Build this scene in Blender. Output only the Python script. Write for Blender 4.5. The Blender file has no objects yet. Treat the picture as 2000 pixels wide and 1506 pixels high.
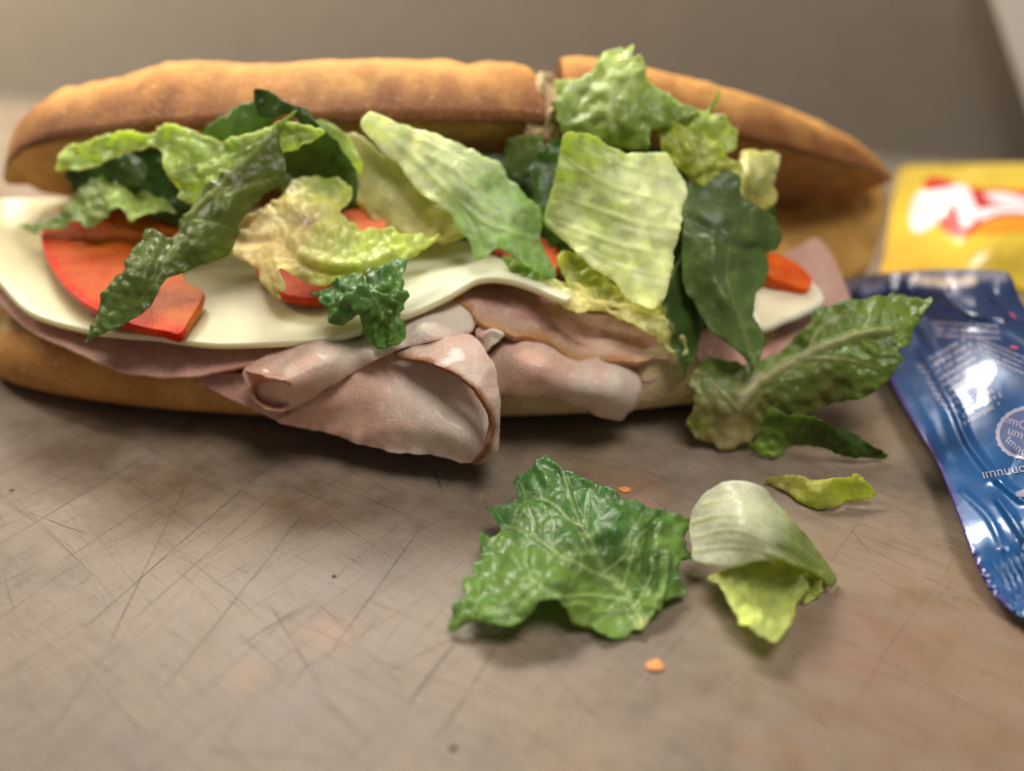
import bpy, math
import numpy as np
from mathutils import Vector, geometry

# ------------------------------------------------------------------ camera, world, lights
SC = bpy.context.scene
CM = 0.01                                    # everything below is written in centimetres
CAM_H, PITCH, FPX, CX, CY = 12.5, math.radians(30), 1700.0, 1000.0, 753.0

cam_data = bpy.data.cameras.new("camera")
cam = bpy.data.objects.new("camera", cam_data)
SC.collection.objects.link(cam)
cam.location = (0, 0, CAM_H * CM)
cam.rotation_euler = (math.radians(90) - PITCH, 0, 0)
cam_data.sensor_width = 36.0
cam_data.lens = 36.0 * FPX / 2000.0
cam_data.clip_start, cam_data.clip_end = 0.01, 20
cam_data.dof.use_dof = True
cam_data.dof.focus_distance = 0.193
cam_data.dof.aperture_fstop = 4.5
SC.camera = cam

world = bpy.data.worlds.new("World")
SC.world = world
world.use_nodes = True
bg = world.node_tree.nodes["Background"]
bg.inputs[0].default_value = (1.0, 0.95, 0.90, 1)
bg.inputs[1].default_value = 0.14


def area_lamp(name, loc, target, size, watts, color):
    d = bpy.data.lights.new(name, 'AREA')
    d.shape = 'RECTANGLE'
    d.size, d.size_y = size[0] * CM, size[1] * CM
    d.energy = watts
    d.color = color
    o = bpy.data.objects.new(name, d)
    SC.collection.objects.link(o)
    o.location = Vector(loc) * CM
    o.rotation_euler = (Vector(target) - Vector(loc)).to_track_quat('-Z', 'Y').to_euler()
    return o


# strip lamp above and behind the sandwich, a little to the left; ceiling panel further up; an added, unseen fill that brightens the wall's left side
area_lamp("counter_lamp", (-12, 57, 43), (-1, 20, 0), (34, 14), 4.9, (1.0, 0.95, 0.87))
area_lamp("ceiling_panel", (22, 2, 100), (2, 20, 0), (44, 40), 6.2, (1.0, 0.97, 0.94))
area_lamp("added_wall_fill", (-62, 48, 40), (-52, 78, 12), (14, 6), 5.6, (1.0, 0.92, 0.78))

SC.render.engine = 'CYCLES'
SC.cycles.use_denoising = True
SC.cycles.max_bounces = 5
SC.cycles.diffuse_bounces = 3
SC.cycles.glossy_bounces = 2
SC.cycles.transmission_bounces = 3
SC.cycles.use_adaptive_sampling = True
SC.cycles.adaptive_threshold = 0.02
SC.cycles.caustics_reflective = False
SC.cycles.caustics_refractive = False
SC.view_settings.view_transform = 'Standard'
SC.view_settings.look = 'None'
SC.view_settings.exposure = 0.12
SC.view_settings.gamma = 1.0

# ------------------------------------------------------------------ projection helpers (photo pixel -> place)
CP, SP_ = math.cos(PITCH), math.sin(PITCH)
EYE = np.array([0, 0, CAM_H])


def rays(p):
    p = np.asarray(p, float).reshape(-1, 2)
    dx, dy = (p[:, 0] - CX) / FPX, -(p[:, 1] - CY) / FPX
    return np.stack([dx, CP + dy * SP_, -SP_ + dy * CP], 1)


def depth_of(px, py, v):
    """v below 9.5 is a height above the board, otherwise a distance from the camera along the board."""
    d = rays([(px, py)])[0]
    return (v - CAM_H) / d[2] if v < 9.5 else v / d[1]


def at(px, py, v):
    return EYE + depth_of(px, py, v) * rays([(px, py)])[0]


def project(P):
    P = np.asarray(P, float).reshape(-1, 3) - EYE
    f = P[:, 1] * CP - P[:, 2] * SP_
    u = P[:, 1] * SP_ + P[:, 2] * CP
    return np.stack([CX + FPX * P[:, 0] / f, CY - FPX * u / f], 1)


class TPS:
    def __init__(self, pts, vals, reg=1e-4):
        self.p = np.asarray(pts, float) / 100.0
        n = len(self.p)
        K = self.k(self.p, self.p) + np.eye(n) * reg
        A = np.zeros((n + 3, n + 3))
        A[:n, :n] = K
        A[:n, n] = 1
        A[:n, n + 1:] = self.p
        A[n:, :n] = A[:n, n:].T
        b = np.zeros(n + 3)
        b[:n] = vals
        self.w = np.linalg.lstsq(A, b, rcond=None)[0]

    @staticmethod
    def k(a, b):
        r2 = ((a[:, None, :] - b[None, :, :]) ** 2).sum(2)
        return 0.5 * r2 * np.log(r2 + 1e-12)

    def __call__(self, q):
        q = np.asarray(q, float).reshape(-1, 2) / 100.0
        n = len(self.p)
        return self.k(q, self.p) @ self.w[:n] + self.w[n] + q @ self.w[n + 1:]


# ------------------------------------------------------------------ noise
def _h(ix, iy, seed):
    v = np.sin(ix * 127.1 + iy * 311.7 + seed * 74.7) * 43758.5453
    return v - np.floor(v)


def vnoise(p, scale, seed=0):
    p = np.asarray(p, float) / scale
    i = np.floor(p)
    f = p - i
    f = f * f * f * (f * (f * 6 - 15) + 10)
    a, b = _h(i[:, 0], i[:, 1], seed), _h(i[:, 0] + 1, i[:, 1], seed)
    c, d = _h(i[:, 0], i[:, 1] + 1, seed), _h(i[:, 0] + 1, i[:, 1] + 1, seed)
    return (a + (b - a) * f[:, 0]) * (1 - f[:, 1]) + (c + (d - c) * f[:, 0]) * f[:, 1]


def fbm(p, scale, seed=0, octv=4):
    s, a, t = 0, 1.0, 0
    for k in range(octv):
        s = s + a * (vnoise(p, scale / 2 ** k, seed + 11 * k) - 0.5)
        t += a
        a *= 0.5
    return 2 * s / t


def worley(p, cell, seed=0):
    """distance to the nearest cell border, about 0 on the border and 1 in the middle of a cell"""
    q = np.asarray(p, float) / cell
    i = np.floor(q)
    D = []
    for dx in (-1, 0, 1):
        for dy in (-1, 0, 1):
            jx, jy = i[:, 0] + dx, i[:, 1] + dy
            D.append(np.hypot(jx + _h(jx, jy, seed) - q[:, 0], jy + _h(jx, jy, seed + 5) - q[:, 1]))
    D = np.sort(np.array(D), 0)
    return D[1] - D[0]


def line_dist(p, line):
    line = np.asarray(line, float)
    best = np.full(len(p), 1e9)
    pos = np.zeros(len(p))
    for k in range(len(line) - 1):
        a, b = line[k], line[k + 1]
        ab = b - a
        t = np.clip(((p - a) @ ab) / (ab @ ab + 1e-9), 0, 1)
        d = np.linalg.norm(p - (a + t[:, None] * ab), axis=1)
        m = d < best
        best[m] = d[m]
        pos[m] = (k + t[m]) / (len(line) - 1)
    return best, pos


def inside(poly, p):
    x, y = p[:, 0], p[:, 1]
    r = np.zeros(len(p), bool)
    n = len(poly)
    for i in range(n):
        x0, y0 = poly[i]
        x1, y1 = poly[(i + 1) % n]
        c = (y0 > y) != (y1 > y)
        if y1 != y0:
            r ^= c & (x < (x1 - x0) * (y - y0) / (y1 - y0) + x0)
    return r


def spline(pts, step, closed=True):
    pts = np.asarray(pts, float)
    n = len(pts)
    out = []
    for i in range(n if closed else n - 1):
        g = (lambda k: pts[k % n]) if closed else (lambda k: pts[min(max(k, 0), n - 1)])
        p0, p1, p2, p3 = g(i - 1), g(i), g(i + 1), g(i + 2)
        m = max(1, int(round(np.linalg.norm(p2 - p1) / step)))
        for k in range(m):
            t = k / m
            out.append(0.5 * ((2 * p1) + (-p0 + p2) * t + (2 * p0 - 5 * p1 + 4 * p2 - p3) * t * t + (-p0 + 3 * p1 - 3 * p2 + p3) * t ** 3))
    if not closed:
        out.append(pts[-1])
    return np.array(out)


# ------------------------------------------------------------------ objects
def srgb(r, g, b):
    f = lambda c: (c / 255 / 12.92) if c <= 10.3 else ((c / 255 + 0.055) / 1.055) ** 2.4
    return np.array([f(r), f(g), f(b)])


def tag(o, label=None, cat=None, group=None, kind=None):
    for k, v in (("label", label), ("category", cat), ("group", group), ("kind", kind)):
        if v:
            o[k] = v
    return o


def make_obj(name, V, F, mat, parent=None, col=None, smooth=True, fmat=None, origin=None, extra=None):
    V = np.asarray(V, float)
    if parent is not None:
        org = np.array(parent["_org"])
    elif origin is not None:
        org = np.asarray(origin, float)
    else:
        org = np.array([V[:, 0].mean(), V[:, 1].mean(), V[:, 2].min()])
    me = bpy.data.meshes.new(name)
    me.from_pydata(((V - org) * CM).tolist(), [], [tuple(int(i) for i in f) for f in F])
    mats = mat if isinstance(mat, (list, tuple)) else [mat]
    for m in mats:
        me.materials.append(m)
    if fmat is not None:
        me.polygons.foreach_set("material_index", np.asarray(fmat, np.int32))
    if smooth:
        me.polygons.foreach_set("use_smooth", np.ones(len(me.polygons), bool))
    if col is not None:
        a = me.color_attributes.new("Col", 'FLOAT_COLOR', 'POINT')
        c4 = np.ones((len(V), 4), np.float32)
        c4[:, :3] = np.clip(col, 0, 1)
        a.data.foreach_set("color", c4.ravel())
    if extra is not None:
        a = me.attributes.new("mask", 'FLOAT', 'POINT')
        a.data.foreach_set("value", np.asarray(extra, np.float32))
    me.update()
    o = bpy.data.objects.new(name, me)
    SC.collection.objects.link(o)
    if parent is not None:
        o.parent = parent
    else:
        o.location = org * CM
    o["_org"] = org.tolist()
    return o


def thing(name, loc, **kw):
    o = bpy.data.objects.new(name, None)
    o.empty_display_size = 0.01
    SC.collection.objects.link(o)
    o.location = Vector(loc) * CM
    o["_org"] = [float(x) for x in loc]
    return tag(o, **kw)


def normals_of(P, F):
    F = np.asarray(F)
    n = np.cross(P[F[:, 1]] - P[F[:, 0]], P[F[:, 2]] - P[F[:, 0]])
    N = np.zeros_like(P)
    for k in range(3):
        np.add.at(N, F[:, k], n)
    return N / (np.linalg.norm(N, axis=1, keepdims=True) + 1e-12)


def mesh_outline(outline, sp, jag=0, seed=0, smooth=True):
    o = spline(outline, sp * 0.8) if smooth else np.asarray(outline, float)
    if jag:
        t = np.roll(o, -1, 0) - np.roll(o, 1, 0)
        nrm = np.stack([t[:, 1], -t[:, 0]], 1) / (np.linalg.norm(t, axis=1, keepdims=True) + 1e-9)
        s = np.cumsum(np.linalg.norm(o - np.roll(o, 1, 0), axis=1))
        q = np.stack([s, np.zeros_like(s) + seed * 7.3], 1)
        w = fbm(q, 34, seed, 3) * 0.9 + np.abs(fbm(q, 15, seed + 3, 2)) * 0.9 - 0.3
        teeth = np.abs(fbm(q, 7.5, seed + 13, 2)) * min(jag, 3.0) * 0.9
        o = o + nrm * (w * jag + teeth)[:, None]
    x0, y0 = o.min(0)
    x1, y1 = o.max(0)
    gx, gy = np.meshgrid(np.arange(x0, x1, sp), np.arange(y0, y1, sp * 0.866))
    gx = gx + (np.arange(gx.shape[0]) % 2)[:, None] * sp * 0.5
    g = np.stack([gx.ravel(), gy.ravel()], 1)
    rng = np.random.default_rng(seed + 1)
    g = g + rng.uniform(-0.12, 0.12, g.shape) * sp
    g = g[inside(o, g)]
    if len(g):
        d = np.min(np.linalg.norm(g[:, None, :] - o[None, :, :], axis=2), axis=1) if len(g) * len(o) < 6e6 else \
            np.concatenate([np.min(np.linalg.norm(c[:, None, :] - o[None], axis=2), axis=1) for c in np.array_split(g, 20)])
        g = g[d > sp * 0.55]
    allp = np.concatenate([o, g]) if len(g) else o
    nb = len(o)
    res = geometry.delaunay_2d_cdt([Vector(map(float, v)) for v in allp], [(i, (i + 1) % nb) for i in range(nb)], [], 1, 1e-4)
    V2 = np.array([tuple(v) for v in res[0]])
    F = np.array([f for f in res[2] if len(f) == 3])
    # drop anything outside a concave outline, wind so that the front faces the camera
    c = V2[F].mean(1)
    F = F[inside(o, c)]
    a = V2[F]
    ar = (a[:, 1, 0] - a[:, 0, 0]) * (a[:, 2, 1] - a[:, 0, 1]) - (a[:, 1, 1] - a[:, 0, 1]) * (a[:, 2, 0] - a[:, 0, 0])
    F[ar > 0] = F[ar > 0][:, ::-1]
    used = np.unique(F)
    remap = -np.ones(len(V2), int)
    remap[used] = np.arange(len(used))
    return V2[used], remap[F], o


def thicken(P, N, F, th, drop=None, bulge=0.38):
    """two skins and a rounded rim; th is a number or an array"""
    n = len(P)
    th = np.broadcast_to(np.asarray(th, float), (n,))
    B = P - N * th[:, None] if drop is None else drop
    e = np.concatenate([F[:, [0, 1]], F[:, [1, 2]], F[:, [2, 0]]])
    key = {}
    for a, b in e.tolist():
        key[(a, b)] = 1
    bd = [(a, b) for a, b in key if (b, a) not in key]
    bv = sorted({a for a, b in bd} | {b for a, b in bd})
    out = np.zeros_like(P)
    for a, b in bd:
        d = np.cross(P[b] - P[a], 0.5 * (N[a] + N[b]))
        out[a] += d
        out[b] += d
    out /= np.linalg.norm(out, axis=1, keepdims=True) + 1e-12
    idx = {v: 2 * n + i for i, v in enumerate(bv)}
    bv = np.array(bv)
    M = 0.5 * (P[bv] + B[bv]) + out[bv] * (np.minimum(th[bv], 0.25) * bulge)[:, None]
    V = np.concatenate([P, B, M])
    faces = F.tolist() + (F[:, ::-1] + n).tolist()
    for a, b in bd:
        ma, mb = idx[a], idx[b]
        faces.append((b, a, ma, mb))
        faces.append((mb, ma, a + n, b + n))
    src = np.concatenate([np.arange(n), np.arange(n), bv])
    return V, faces, src, bv


def sheet(name, outline, ctrl, mat, sp=7, jag=0, thick=0.04, col=None, buckle=(0, 60), quilt=(0, 30), veins=(), ridges=(),
          edge=(0, 20, 20), seed=1, parent=None, zmin=None, rind=None, drop=False, dt=None, smooth=True, fn=None, reg=1e-4, crisp=False):
    V2, F, o = mesh_outline(outline, sp, jag, seed, smooth)
    c = np.array([(a, b) for a, b, _ in ctrl], float)
    field = TPS(c, [depth_of(*q) for q in ctrl], reg)
    t = field(V2)
    if dt is not None:
        t = t + dt(V2)
    P = EYE + t[:, None] * rays(V2)
    N = normals_of(P, F)
    de = line_dist(V2, np.concatenate([o, o[:1]]))[0]
    h = np.zeros(len(V2))
    if buckle[0]:
        h += buckle[0] * fbm(V2, buckle[1], seed + 2, 3)
    vein = np.zeros(len(V2))
    for v in veins:
        line, w = spline(v[0], 12, False), v[1]
        amp = v[2] if len(v) > 2 else 0.03
        d, s = line_dist(V2, line)
        w_ = w * (1.15 - 0.75 * s)
        g = np.exp(-(d / w_) ** 2)
        vein = np.maximum(vein, g * (1 - 0.45 * s))
        h += amp * g - amp * 0.9 * np.exp(-(d / (w_ * 3.2)) ** 2)
    if quilt[0]:
        wq = worley(V2 + 7 * np.stack([fbm(V2, 40, seed), fbm(V2, 40, seed + 9)], 1), quilt[1], seed)
        wq = np.clip(wq * 1.25, 0, 1)
        h += quilt[0] * (wq * wq * (3 - 2 * wq) - 0.5) * (1 - vein) * np.clip(de / 10, 0.25, 1)
    for r in ridges:
        d, s = line_dist(V2, spline(r[0], 10, False))
        h += r[2] * np.exp(-(d / r[1]) ** 2)
    if edge[0]:
        h += edge[0] * np.exp(-de / edge[2]) * fbm(V2, edge[1], seed + 21, 2) * 1.6
    if fn is not None:
        h += fn(V2, de)
    P = P + N * h[:, None]
    if zmin is not None:
        P[:, 2] = np.maximum(P[:, 2], zmin + 0.015 * fbm(V2, 20, seed))
    N = normals_of(P, F)
    bottom = None
    th = np.full(len(P), thick)
    if drop:
        th = np.clip(0.04 + de / FPX * 22 * 0.8, 0.04, None)
        th = np.minimum(th, np.maximum(P[:, 2] - 0.03, 0.02))
        bottom = P - np.array([0, 0, 1.0]) * th[:, None]
    V, faces, src, bv = thicken(P, N, F, th, bottom, 0.15 if crisp else 0.38)
    C = None
    if col is not None:
        base = np.array(col["a"])[None, :] * np.ones((len(V2), 1))
        if "b" in col:
            p0, p1 = np.array(col["from"], float), np.array(col["to"], float)
            g = ((V2 - p0) @ (p1 - p0)) / ((p1 - p0) @ (p1 - p0))
            g = np.clip(g + col.get("n", 0.25) * fbm(V2, col.get("ns", 50), seed + 31, 4), 0, 1)
            g = g * g * (3 - 2 * g)
            base = base * (1 - g[:, None]) + np.array(col["b"])[None, :] * g[:, None]
        if "spots" in col:
            for (sx, sy, sr, sc) in col["spots"]:
                g = np.exp(-((V2[:, 0] - sx) ** 2 + (V2[:, 1] - sy) ** 2) / sr ** 2) * np.clip(0.8 + 0.8 * fbm(V2, sr * 0.7, seed + 4), 0, 1)
                base = base * (1 - g[:, None]) + np.array(sc)[None, :] * g[:, None]
        base = base * (1 + col.get("m", 0.18) * fbm(V2, 28, seed + 41, 4))[:, None]
        if len(veins):
            k = (vein * col.get("vk", 0.7))[:, None]
            base = base * (1 - k) + np.array(col.get("v", base.mean(0) * 1.8))[None, :] * k
        if rind:
            for line, w, rc in rind:
                d, _ = line_dist(V2, spline(line, 10, False))
                g = np.clip(1.35 - d / w + 0.35 * fbm(V2, 16, seed + 8), 0, 1)[:, None]
                base = base * (1 - g) + np.array(rc)[None, :] * g
        if "rim" in col:
            g = np.exp(-de / col.get("rw", 4))[:, None] * 0.8
            base = base * (1 - g) + np.array(col["rim"])[None, :] * g
        C = base[src]
    ob = make_obj(name, V, faces, mat, parent, C)
    if crisp:
        me = ob.data
        ev = np.empty(len(me.edges) * 2, np.int32)
        me.edges.foreach_get("vertices", ev)
        ev = ev.reshape(-1, 2)
        isb = np.zeros(len(V), bool)
        isb[bv] = True
        sh = me.attributes.new("sharp_edge", 'BOOLEAN', 'EDGE')
        sh.data.foreach_set("value", isb[ev[:, 0]] & isb[ev[:, 1]])
    return ob


# ------------------------------------------------------------------ materials
class M:
    def __init__(self, name):
        self.m = bpy.data.materials.new(name)
        self.m.use_nodes = True
        self.t = self.m.node_tree
        self.n = self.t.nodes
        self.p = self.n["Principled BSDF"]
        self.out = self.n["Material Output"]

    def add(self, kind, **kw):
        nd = self.n.new(kind)
        for k, v in kw.items():
            setattr(nd, k, v)
        return nd

    def link(self, a, b):
        self.t.links.new(a, b)

    def coords(self, scale=100.0, rot=0.0, stretch=(1, 1, 1), kind="Object"):
        tc = self.add("ShaderNodeTexCoord")
        mp = self.add("ShaderNodeMapping")
        mp.inputs["Scale"].default_value = [scale * s for s in stretch]
        mp.inputs["Rotation"].default_value = (0, 0, rot)
        self.link(tc.outputs[kind], mp.inputs[0])
        return mp.outputs[0]

    def noise(self, vec, scale, detail=4, rough=0.55):
        nd = self.add("ShaderNodeTexNoise")
        nd.inputs["Scale"].default_value = scale
        nd.inputs["Detail"].default_value = detail
        nd.inputs["Roughness"].default_value = rough
        self.link(vec, nd.inputs["Vector"])
        return nd.outputs["Fac"]

    def ramp(self, fac, stops):
        nd = self.add("ShaderNodeValToRGB")
        e = nd.color_ramp.elements
        while len(e) < len(stops):
            e.new(0.5)
        for el, (p, c) in zip(e, stops):
            el.position = p
            el.color = (*c, 1) if not np.isscalar(c) else (c, c, c, 1)
        self.link(fac, nd.inputs[0])
        return nd.outputs[0]

    def mix(self, fac, a, b, mode='MIX'):
        nd = self.add("ShaderNodeMix", data_type='RGBA', blend_type=mode)
        for s, v in ((nd.inputs[0], fac), (nd.inputs[6], a), (nd.inputs[7], b)):
            if isinstance(v, (int, float)):
                s.default_value = v
            elif isinstance(v, (tuple, list, np.ndarray)):
                s.default_value = (*[float(x) for x in v], 1)
            else:
                self.link(v, s)
        return nd.outputs[2]

    def math(self, op, a, b=0.0, c=None):
        nd = self.add("ShaderNodeMath", operation=op)
        for s, v in zip(nd.inputs, (a, b, c)):
            if v is None:
                continue
            if isinstance(v, (int, float)):
                s.default_value = v
            else:
                self.link(v, s)
        return nd.outputs[0]

    def bump(self, height, strength, dist=0.0005, normal=None):
        nd = self.add("ShaderNodeBump")
        nd.inputs["Strength"].default_value = strength
        nd.inputs["Distance"].default_value = dist
        self.link(height, nd.inputs["Height"])
        if normal is not None:
            self.link(normal, nd.inputs["Normal"])
        return nd.outputs[0]

    def attr(self, name="Col"):
        nd = self.add("ShaderNodeAttribute", attribute_name=name)
        return nd.outputs["Color"] if name == "Col" else nd.outputs["Fac"]

    def set(self, **kw):
        for k, v in kw.items():
            s = self.p.inputs[k.replace("_", " ")]
            if isinstance(v, (int, float)):
                s.default_value = v
            elif isinstance(v, (tuple, list, np.ndarray)):
                v = [float(x) for x in v]
                s.default_value = v if len(v) == len(s.default_value) else (*v, 1)
            else:
                self.link(v, s)
        return self


def lettuce_material():
    m = M("lettuce")
    v = m.coords()
    n1 = m.noise(v, 1.7, 4, 0.55)
    n2 = m.noise(v, 13, 3, 0.6)
    c = m.mix(1.0, m.attr(), m.ramp(n1, [(0.25, (1.10, 1.14, 1.0)), (0.75, (1.72, 1.72, 1.66))]), 'MULTIPLY')
    c = m.mix(1.0, c, m.ramp(n2, [(0.3, 0.92), (0.7, 1.06)]), 'MULTIPLY')
    hs = m.add("ShaderNodeHueSaturation")
    hs.inputs["Hue"].default_value = 0.489
    hs.inputs["Saturation"].default_value = 0.94
    m.link(c, hs.inputs["Color"])
    c = hs.outputs[0]
    vo = m.add("ShaderNodeTexVoronoi", feature='SMOOTH_F1')
    vo.inputs["Scale"].default_value = 2.7
    vo.inputs["Smoothness"].default_value = 0.5
    m.link(v, vo.inputs["Vector"])
    h = m.math('ADD', m.math('MULTIPLY', vo.outputs["Distance"], -0.3), m.math('ADD', m.math('MULTIPLY', n1, 0.8), m.math('MULTIPLY', n2, 0.22)))
    nb = m.bump(h, 0.6, 0.0013)
    m.set(Base_Color=c, Roughness=m.ramp(n2, [(0.3, 0.13), (0.75, 0.33)]), Normal=nb, IOR=1.45, Specular_IOR_Level=0.6)
    tr = m.add("ShaderNodeBsdfTranslucent")
    m.link(m.mix(1.0, c, (1.22, 1.28, 0.95), 'MULTIPLY'), tr.inputs[0])
    mx = m.add("ShaderNodeMixShader")
    mx.inputs[0].default_value = 0.5
    m.link(m.p.outputs[0], mx.inputs[1])
    m.link(tr.outputs[0], mx.inputs[2])
    m.link(mx.outputs[0], m.out.inputs[0])
    return m.m


def ham_material():
    m = M("sliced_ham")
    v = m.coords()
    vs = m.coords(100, 0.5, (1, 0.28, 1))
    c = m.attr()
    n1, n2, n3 = m.noise(vs, 1.6, 5, 0.6), m.noise(v, 9, 4, 0.65), m.noise(v, 26, 3, 0.6)
    c = m.mix(1.0, c, m.ramp(n1, [(0.28, (0.97, 0.84, 0.80)), (0.5, (1.0, 1.0, 1.0)), (0.72, (1.06, 1.10, 1.10))]), 'MULTIPLY')
    c = m.mix(m.ramp(m.noise(vs, 3.2, 5, 0.7), [(0.56, 0.0), (0.70, 0.4)]), c, srgb(252, 226, 206))
    c = m.mix(m.ramp(n3, [(0.64, 0.0), (0.72, 0.4)]), c, srgb(222, 186, 150))
    wet = m.ramp(n2, [(0.36, 0.10), (0.62, 0.36)])
    nb = m.bump(m.math('ADD', n2, m.math('ADD', m.math('MULTIPLY', n3, 1.1), m.math('MULTIPLY', m.noise(v, 60, 2, 0.5), 0.8))), 0.7, 0.0006)
    m.set(Base_Color=c, Roughness=wet, Normal=nb, Subsurface_Weight=0.22, Subsurface_Radius=(1.0, 0.45, 0.35), Subsurface_Scale=0.0022,
          Coat_Weight=0.16, Coat_Roughness=0.12)
    return m.m


def cheese_material():
    m = M("white_cheese")
    v = m.coords()
    n1, n2 = m.noise(v, 0.8, 3, 0.5), m.noise(v, 22, 3, 0.6)
    c = m.mix(1.0, m.attr(), m.ramp(n1, [(0.3, 0.94), (0.7, 1.05)]), 'MULTIPLY')
    c = m.mix(m.ramp(m.noise(v, 7.5, 2, 0.5), [(0.795, 0.0), (0.82, 0.7)]), c, srgb(150, 92, 40))
    m.set(Base_Color=c, Roughness=m.ramp(n2, [(0.3, 0.34), (0.7, 0.5)]), Normal=m.bump(n2, 0.12, 0.0004),
          Subsurface_Weight=0.6, Subsurface_Radius=(1.0, 0.85, 0.45), Subsurface_Scale=0.004)
    return m.m


def tomato_material():
    m = M("tomato_flesh")
    v = m.coords()
    n1, n2 = m.noise(v, 1.4, 4, 0.6), m.noise(v, 16, 3, 0.6)
    c = m.mix(1.0, m.attr(), m.ramp(n1, [(0.3, (0.88, 0.7, 0.6)), (0.7, (1.1, 1.35, 1.3))]), 'MULTIPLY')
    fib = m.noise(m.coords(100, 0.9, (0.5, 5, 1)), 1.0, 4, 0.6)
    c = m.mix(m.ramp(fib, [(0.5, 0.0), (0.75, 0.35)]), c, srgb(238, 150, 84))
    m.set(Base_Color=c, Roughness=m.ramp(n2, [(0.35, 0.22), (0.7, 0.5)]), Normal=m.bump(m.math('ADD', n1, n2), 0.45, 0.0006),
          Subsurface_Weight=0.25, Subsurface_Radius=(1.0, 0.35, 0.15), Subsurface_Scale=0.004, Specular_IOR_Level=0.12)
    return m.m


def crust_material():
    m = M("bread_crust")
    v = m.coords()
    n1, n2, n3 = m.noise(v, 0.9, 5, 0.6), m.noise(v, 7, 4, 0.65), m.noise(v, 24, 3, 0.6)
    c = m.mix(1.0, m.attr(), m.ramp(n1, [(0.25, (0.78, 0.70, 0.62)), (0.75, (1.15, 1.16, 1.12))]), 'MULTIPLY')
    c = m.mix(1.0, c, m.ramp(n2, [(0.3, 0.86), (0.7, 1.1)]), 'MULTIPLY')
    c = m.mix(m.ramp(m.noise(v, 6.5, 2, 0.5), [(0.66, 0.0), (0.74, 0.6)]), c, srgb(246, 220, 180))
    c = m.mix(m.ramp(m.noise(v, 2.4, 5, 0.7), [(0.58, 0.0), (0.74, 0.35)]), c, srgb(176, 104, 54))
    vc = m.add("ShaderNodeTexVoronoi", feature='DISTANCE_TO_EDGE')
    vc.inputs["Scale"].default_value = 1.3
    wv = m.add("ShaderNodeMix", data_type='VECTOR')
    nn = m.add("ShaderNodeTexNoise")
    nn.inputs["Scale"].default_value = 2.5
    m.link(v, nn.inputs["Vector"])
    wv.inputs[0].default_value = 0.45
    m.link(v, wv.inputs[4])
    m.link(nn.outputs["Color"], wv.inputs[5])
    m.link(wv.outputs[1], vc.inputs["Vector"])
    crack = m.ramp(vc.outputs["Distance"], [(0.0, 0.0), (0.035, 1.0)])
    h = m.math('ADD', m.math('ADD', m.math('MULTIPLY', n2, 1.3), m.math('MULTIPLY', n3, 0.7)), m.math('MULTIPLY', crack, 0.25))
    nb = m.bump(h, 0.7, 0.0011)
    m.set(Base_Color=c, Roughness=0.62, Normal=nb, Specular_IOR_Level=0.2)
    return m.m


def crumb_material():
    m = M("toasted_crumb")
    v = m.coords()
    n1, n2 = m.noise(v, 1.2, 5, 0.65), m.noise(v, 9, 5, 0.7)
    vo = m.add("ShaderNodeTexVoronoi")
    vo.inputs["Scale"].default_value = 6
    m.link(v, vo.inputs["Vector"])
    c = m.mix(1.0, m.attr(), m.ramp(n1, [(0.25, (0.72, 0.62, 0.52)), (0.75, (1.15, 1.18, 1.2))]), 'MULTIPLY')
    nb = m.bump(m.math('ADD', n2, vo.outputs["Distance"]), 0.9, 0.0015)
    m.set(Base_Color=c, Roughness=0.85, Normal=nb, Specular_IOR_Level=0.2)
    return m.m


def plain(name, color, rough=0.5, metallic=0.0, coat=0.0, bump=0.0, bs=20, var=0.06, spec=0.5):
    m = M(name)
    v = m.coords()
    n = m.noise(v, bs, 4, 0.6)
    c = m.mix(1.0, np.asarray(color), m.ramp(n, [(0.3, 1 - var), (0.7, 1 + var)]), 'MULTIPLY')
    m.set(Base_Color=c, Roughness=rough, Metallic=metallic, Coat_Weight=coat, Coat_Roughness=0.06, Specular_IOR_Level=spec)
    if bump:
        m.set(Normal=m.bump(n, bump, 0.0005))
    return m.m


LET, HAM, CHEESE, TOM = lettuce_material(), ham_material(), cheese_material(), tomato_material()
CRUST, CRUMB = crust_material(), crumb_material()

# ------------------------------------------------------------------ setting: cutting board, worktop, back panel
CUTS = [((0, 1061), (315, 872), 1.0), ((193, 1300), (382, 904), .9), ((153, 1237), (545, 895), 1.0), ((243, 1223), (598, 913), .8),
        ((288, 1385), (621, 967), 1.0), ((625, 1300), (837, 1007), .8), ((468, 1237), (558, 1322), .9), ((517, 1165), (639, 1367), .7),
        ((639, 1367), (760, 1500), .6), ((148, 1291), (288, 1435), .7), ((391, 1466), (666, 1484), .7), ((792, 1381), (900, 1246), .8),
        ((841, 1453), (905, 1360), .7), ((846, 913), (864, 958), 1.8), ((860, 1438), (980, 1240), .9), ((800, 1372), (896, 1240), .9),
        ((990, 1241), (1034, 1258), 1.6), ((1663, 1034), (1704, 1085), .8), ((40, 998), (175, 1043), .9), ((10, 1110), (30, 1200), .7),
        ((90, 1440), (190, 1300), .7), ((640, 1010), (760, 1085), .5), ((1060, 1290), (1180, 1420), .5), ((1500, 1330), (1640, 1440), .5)]


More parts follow.
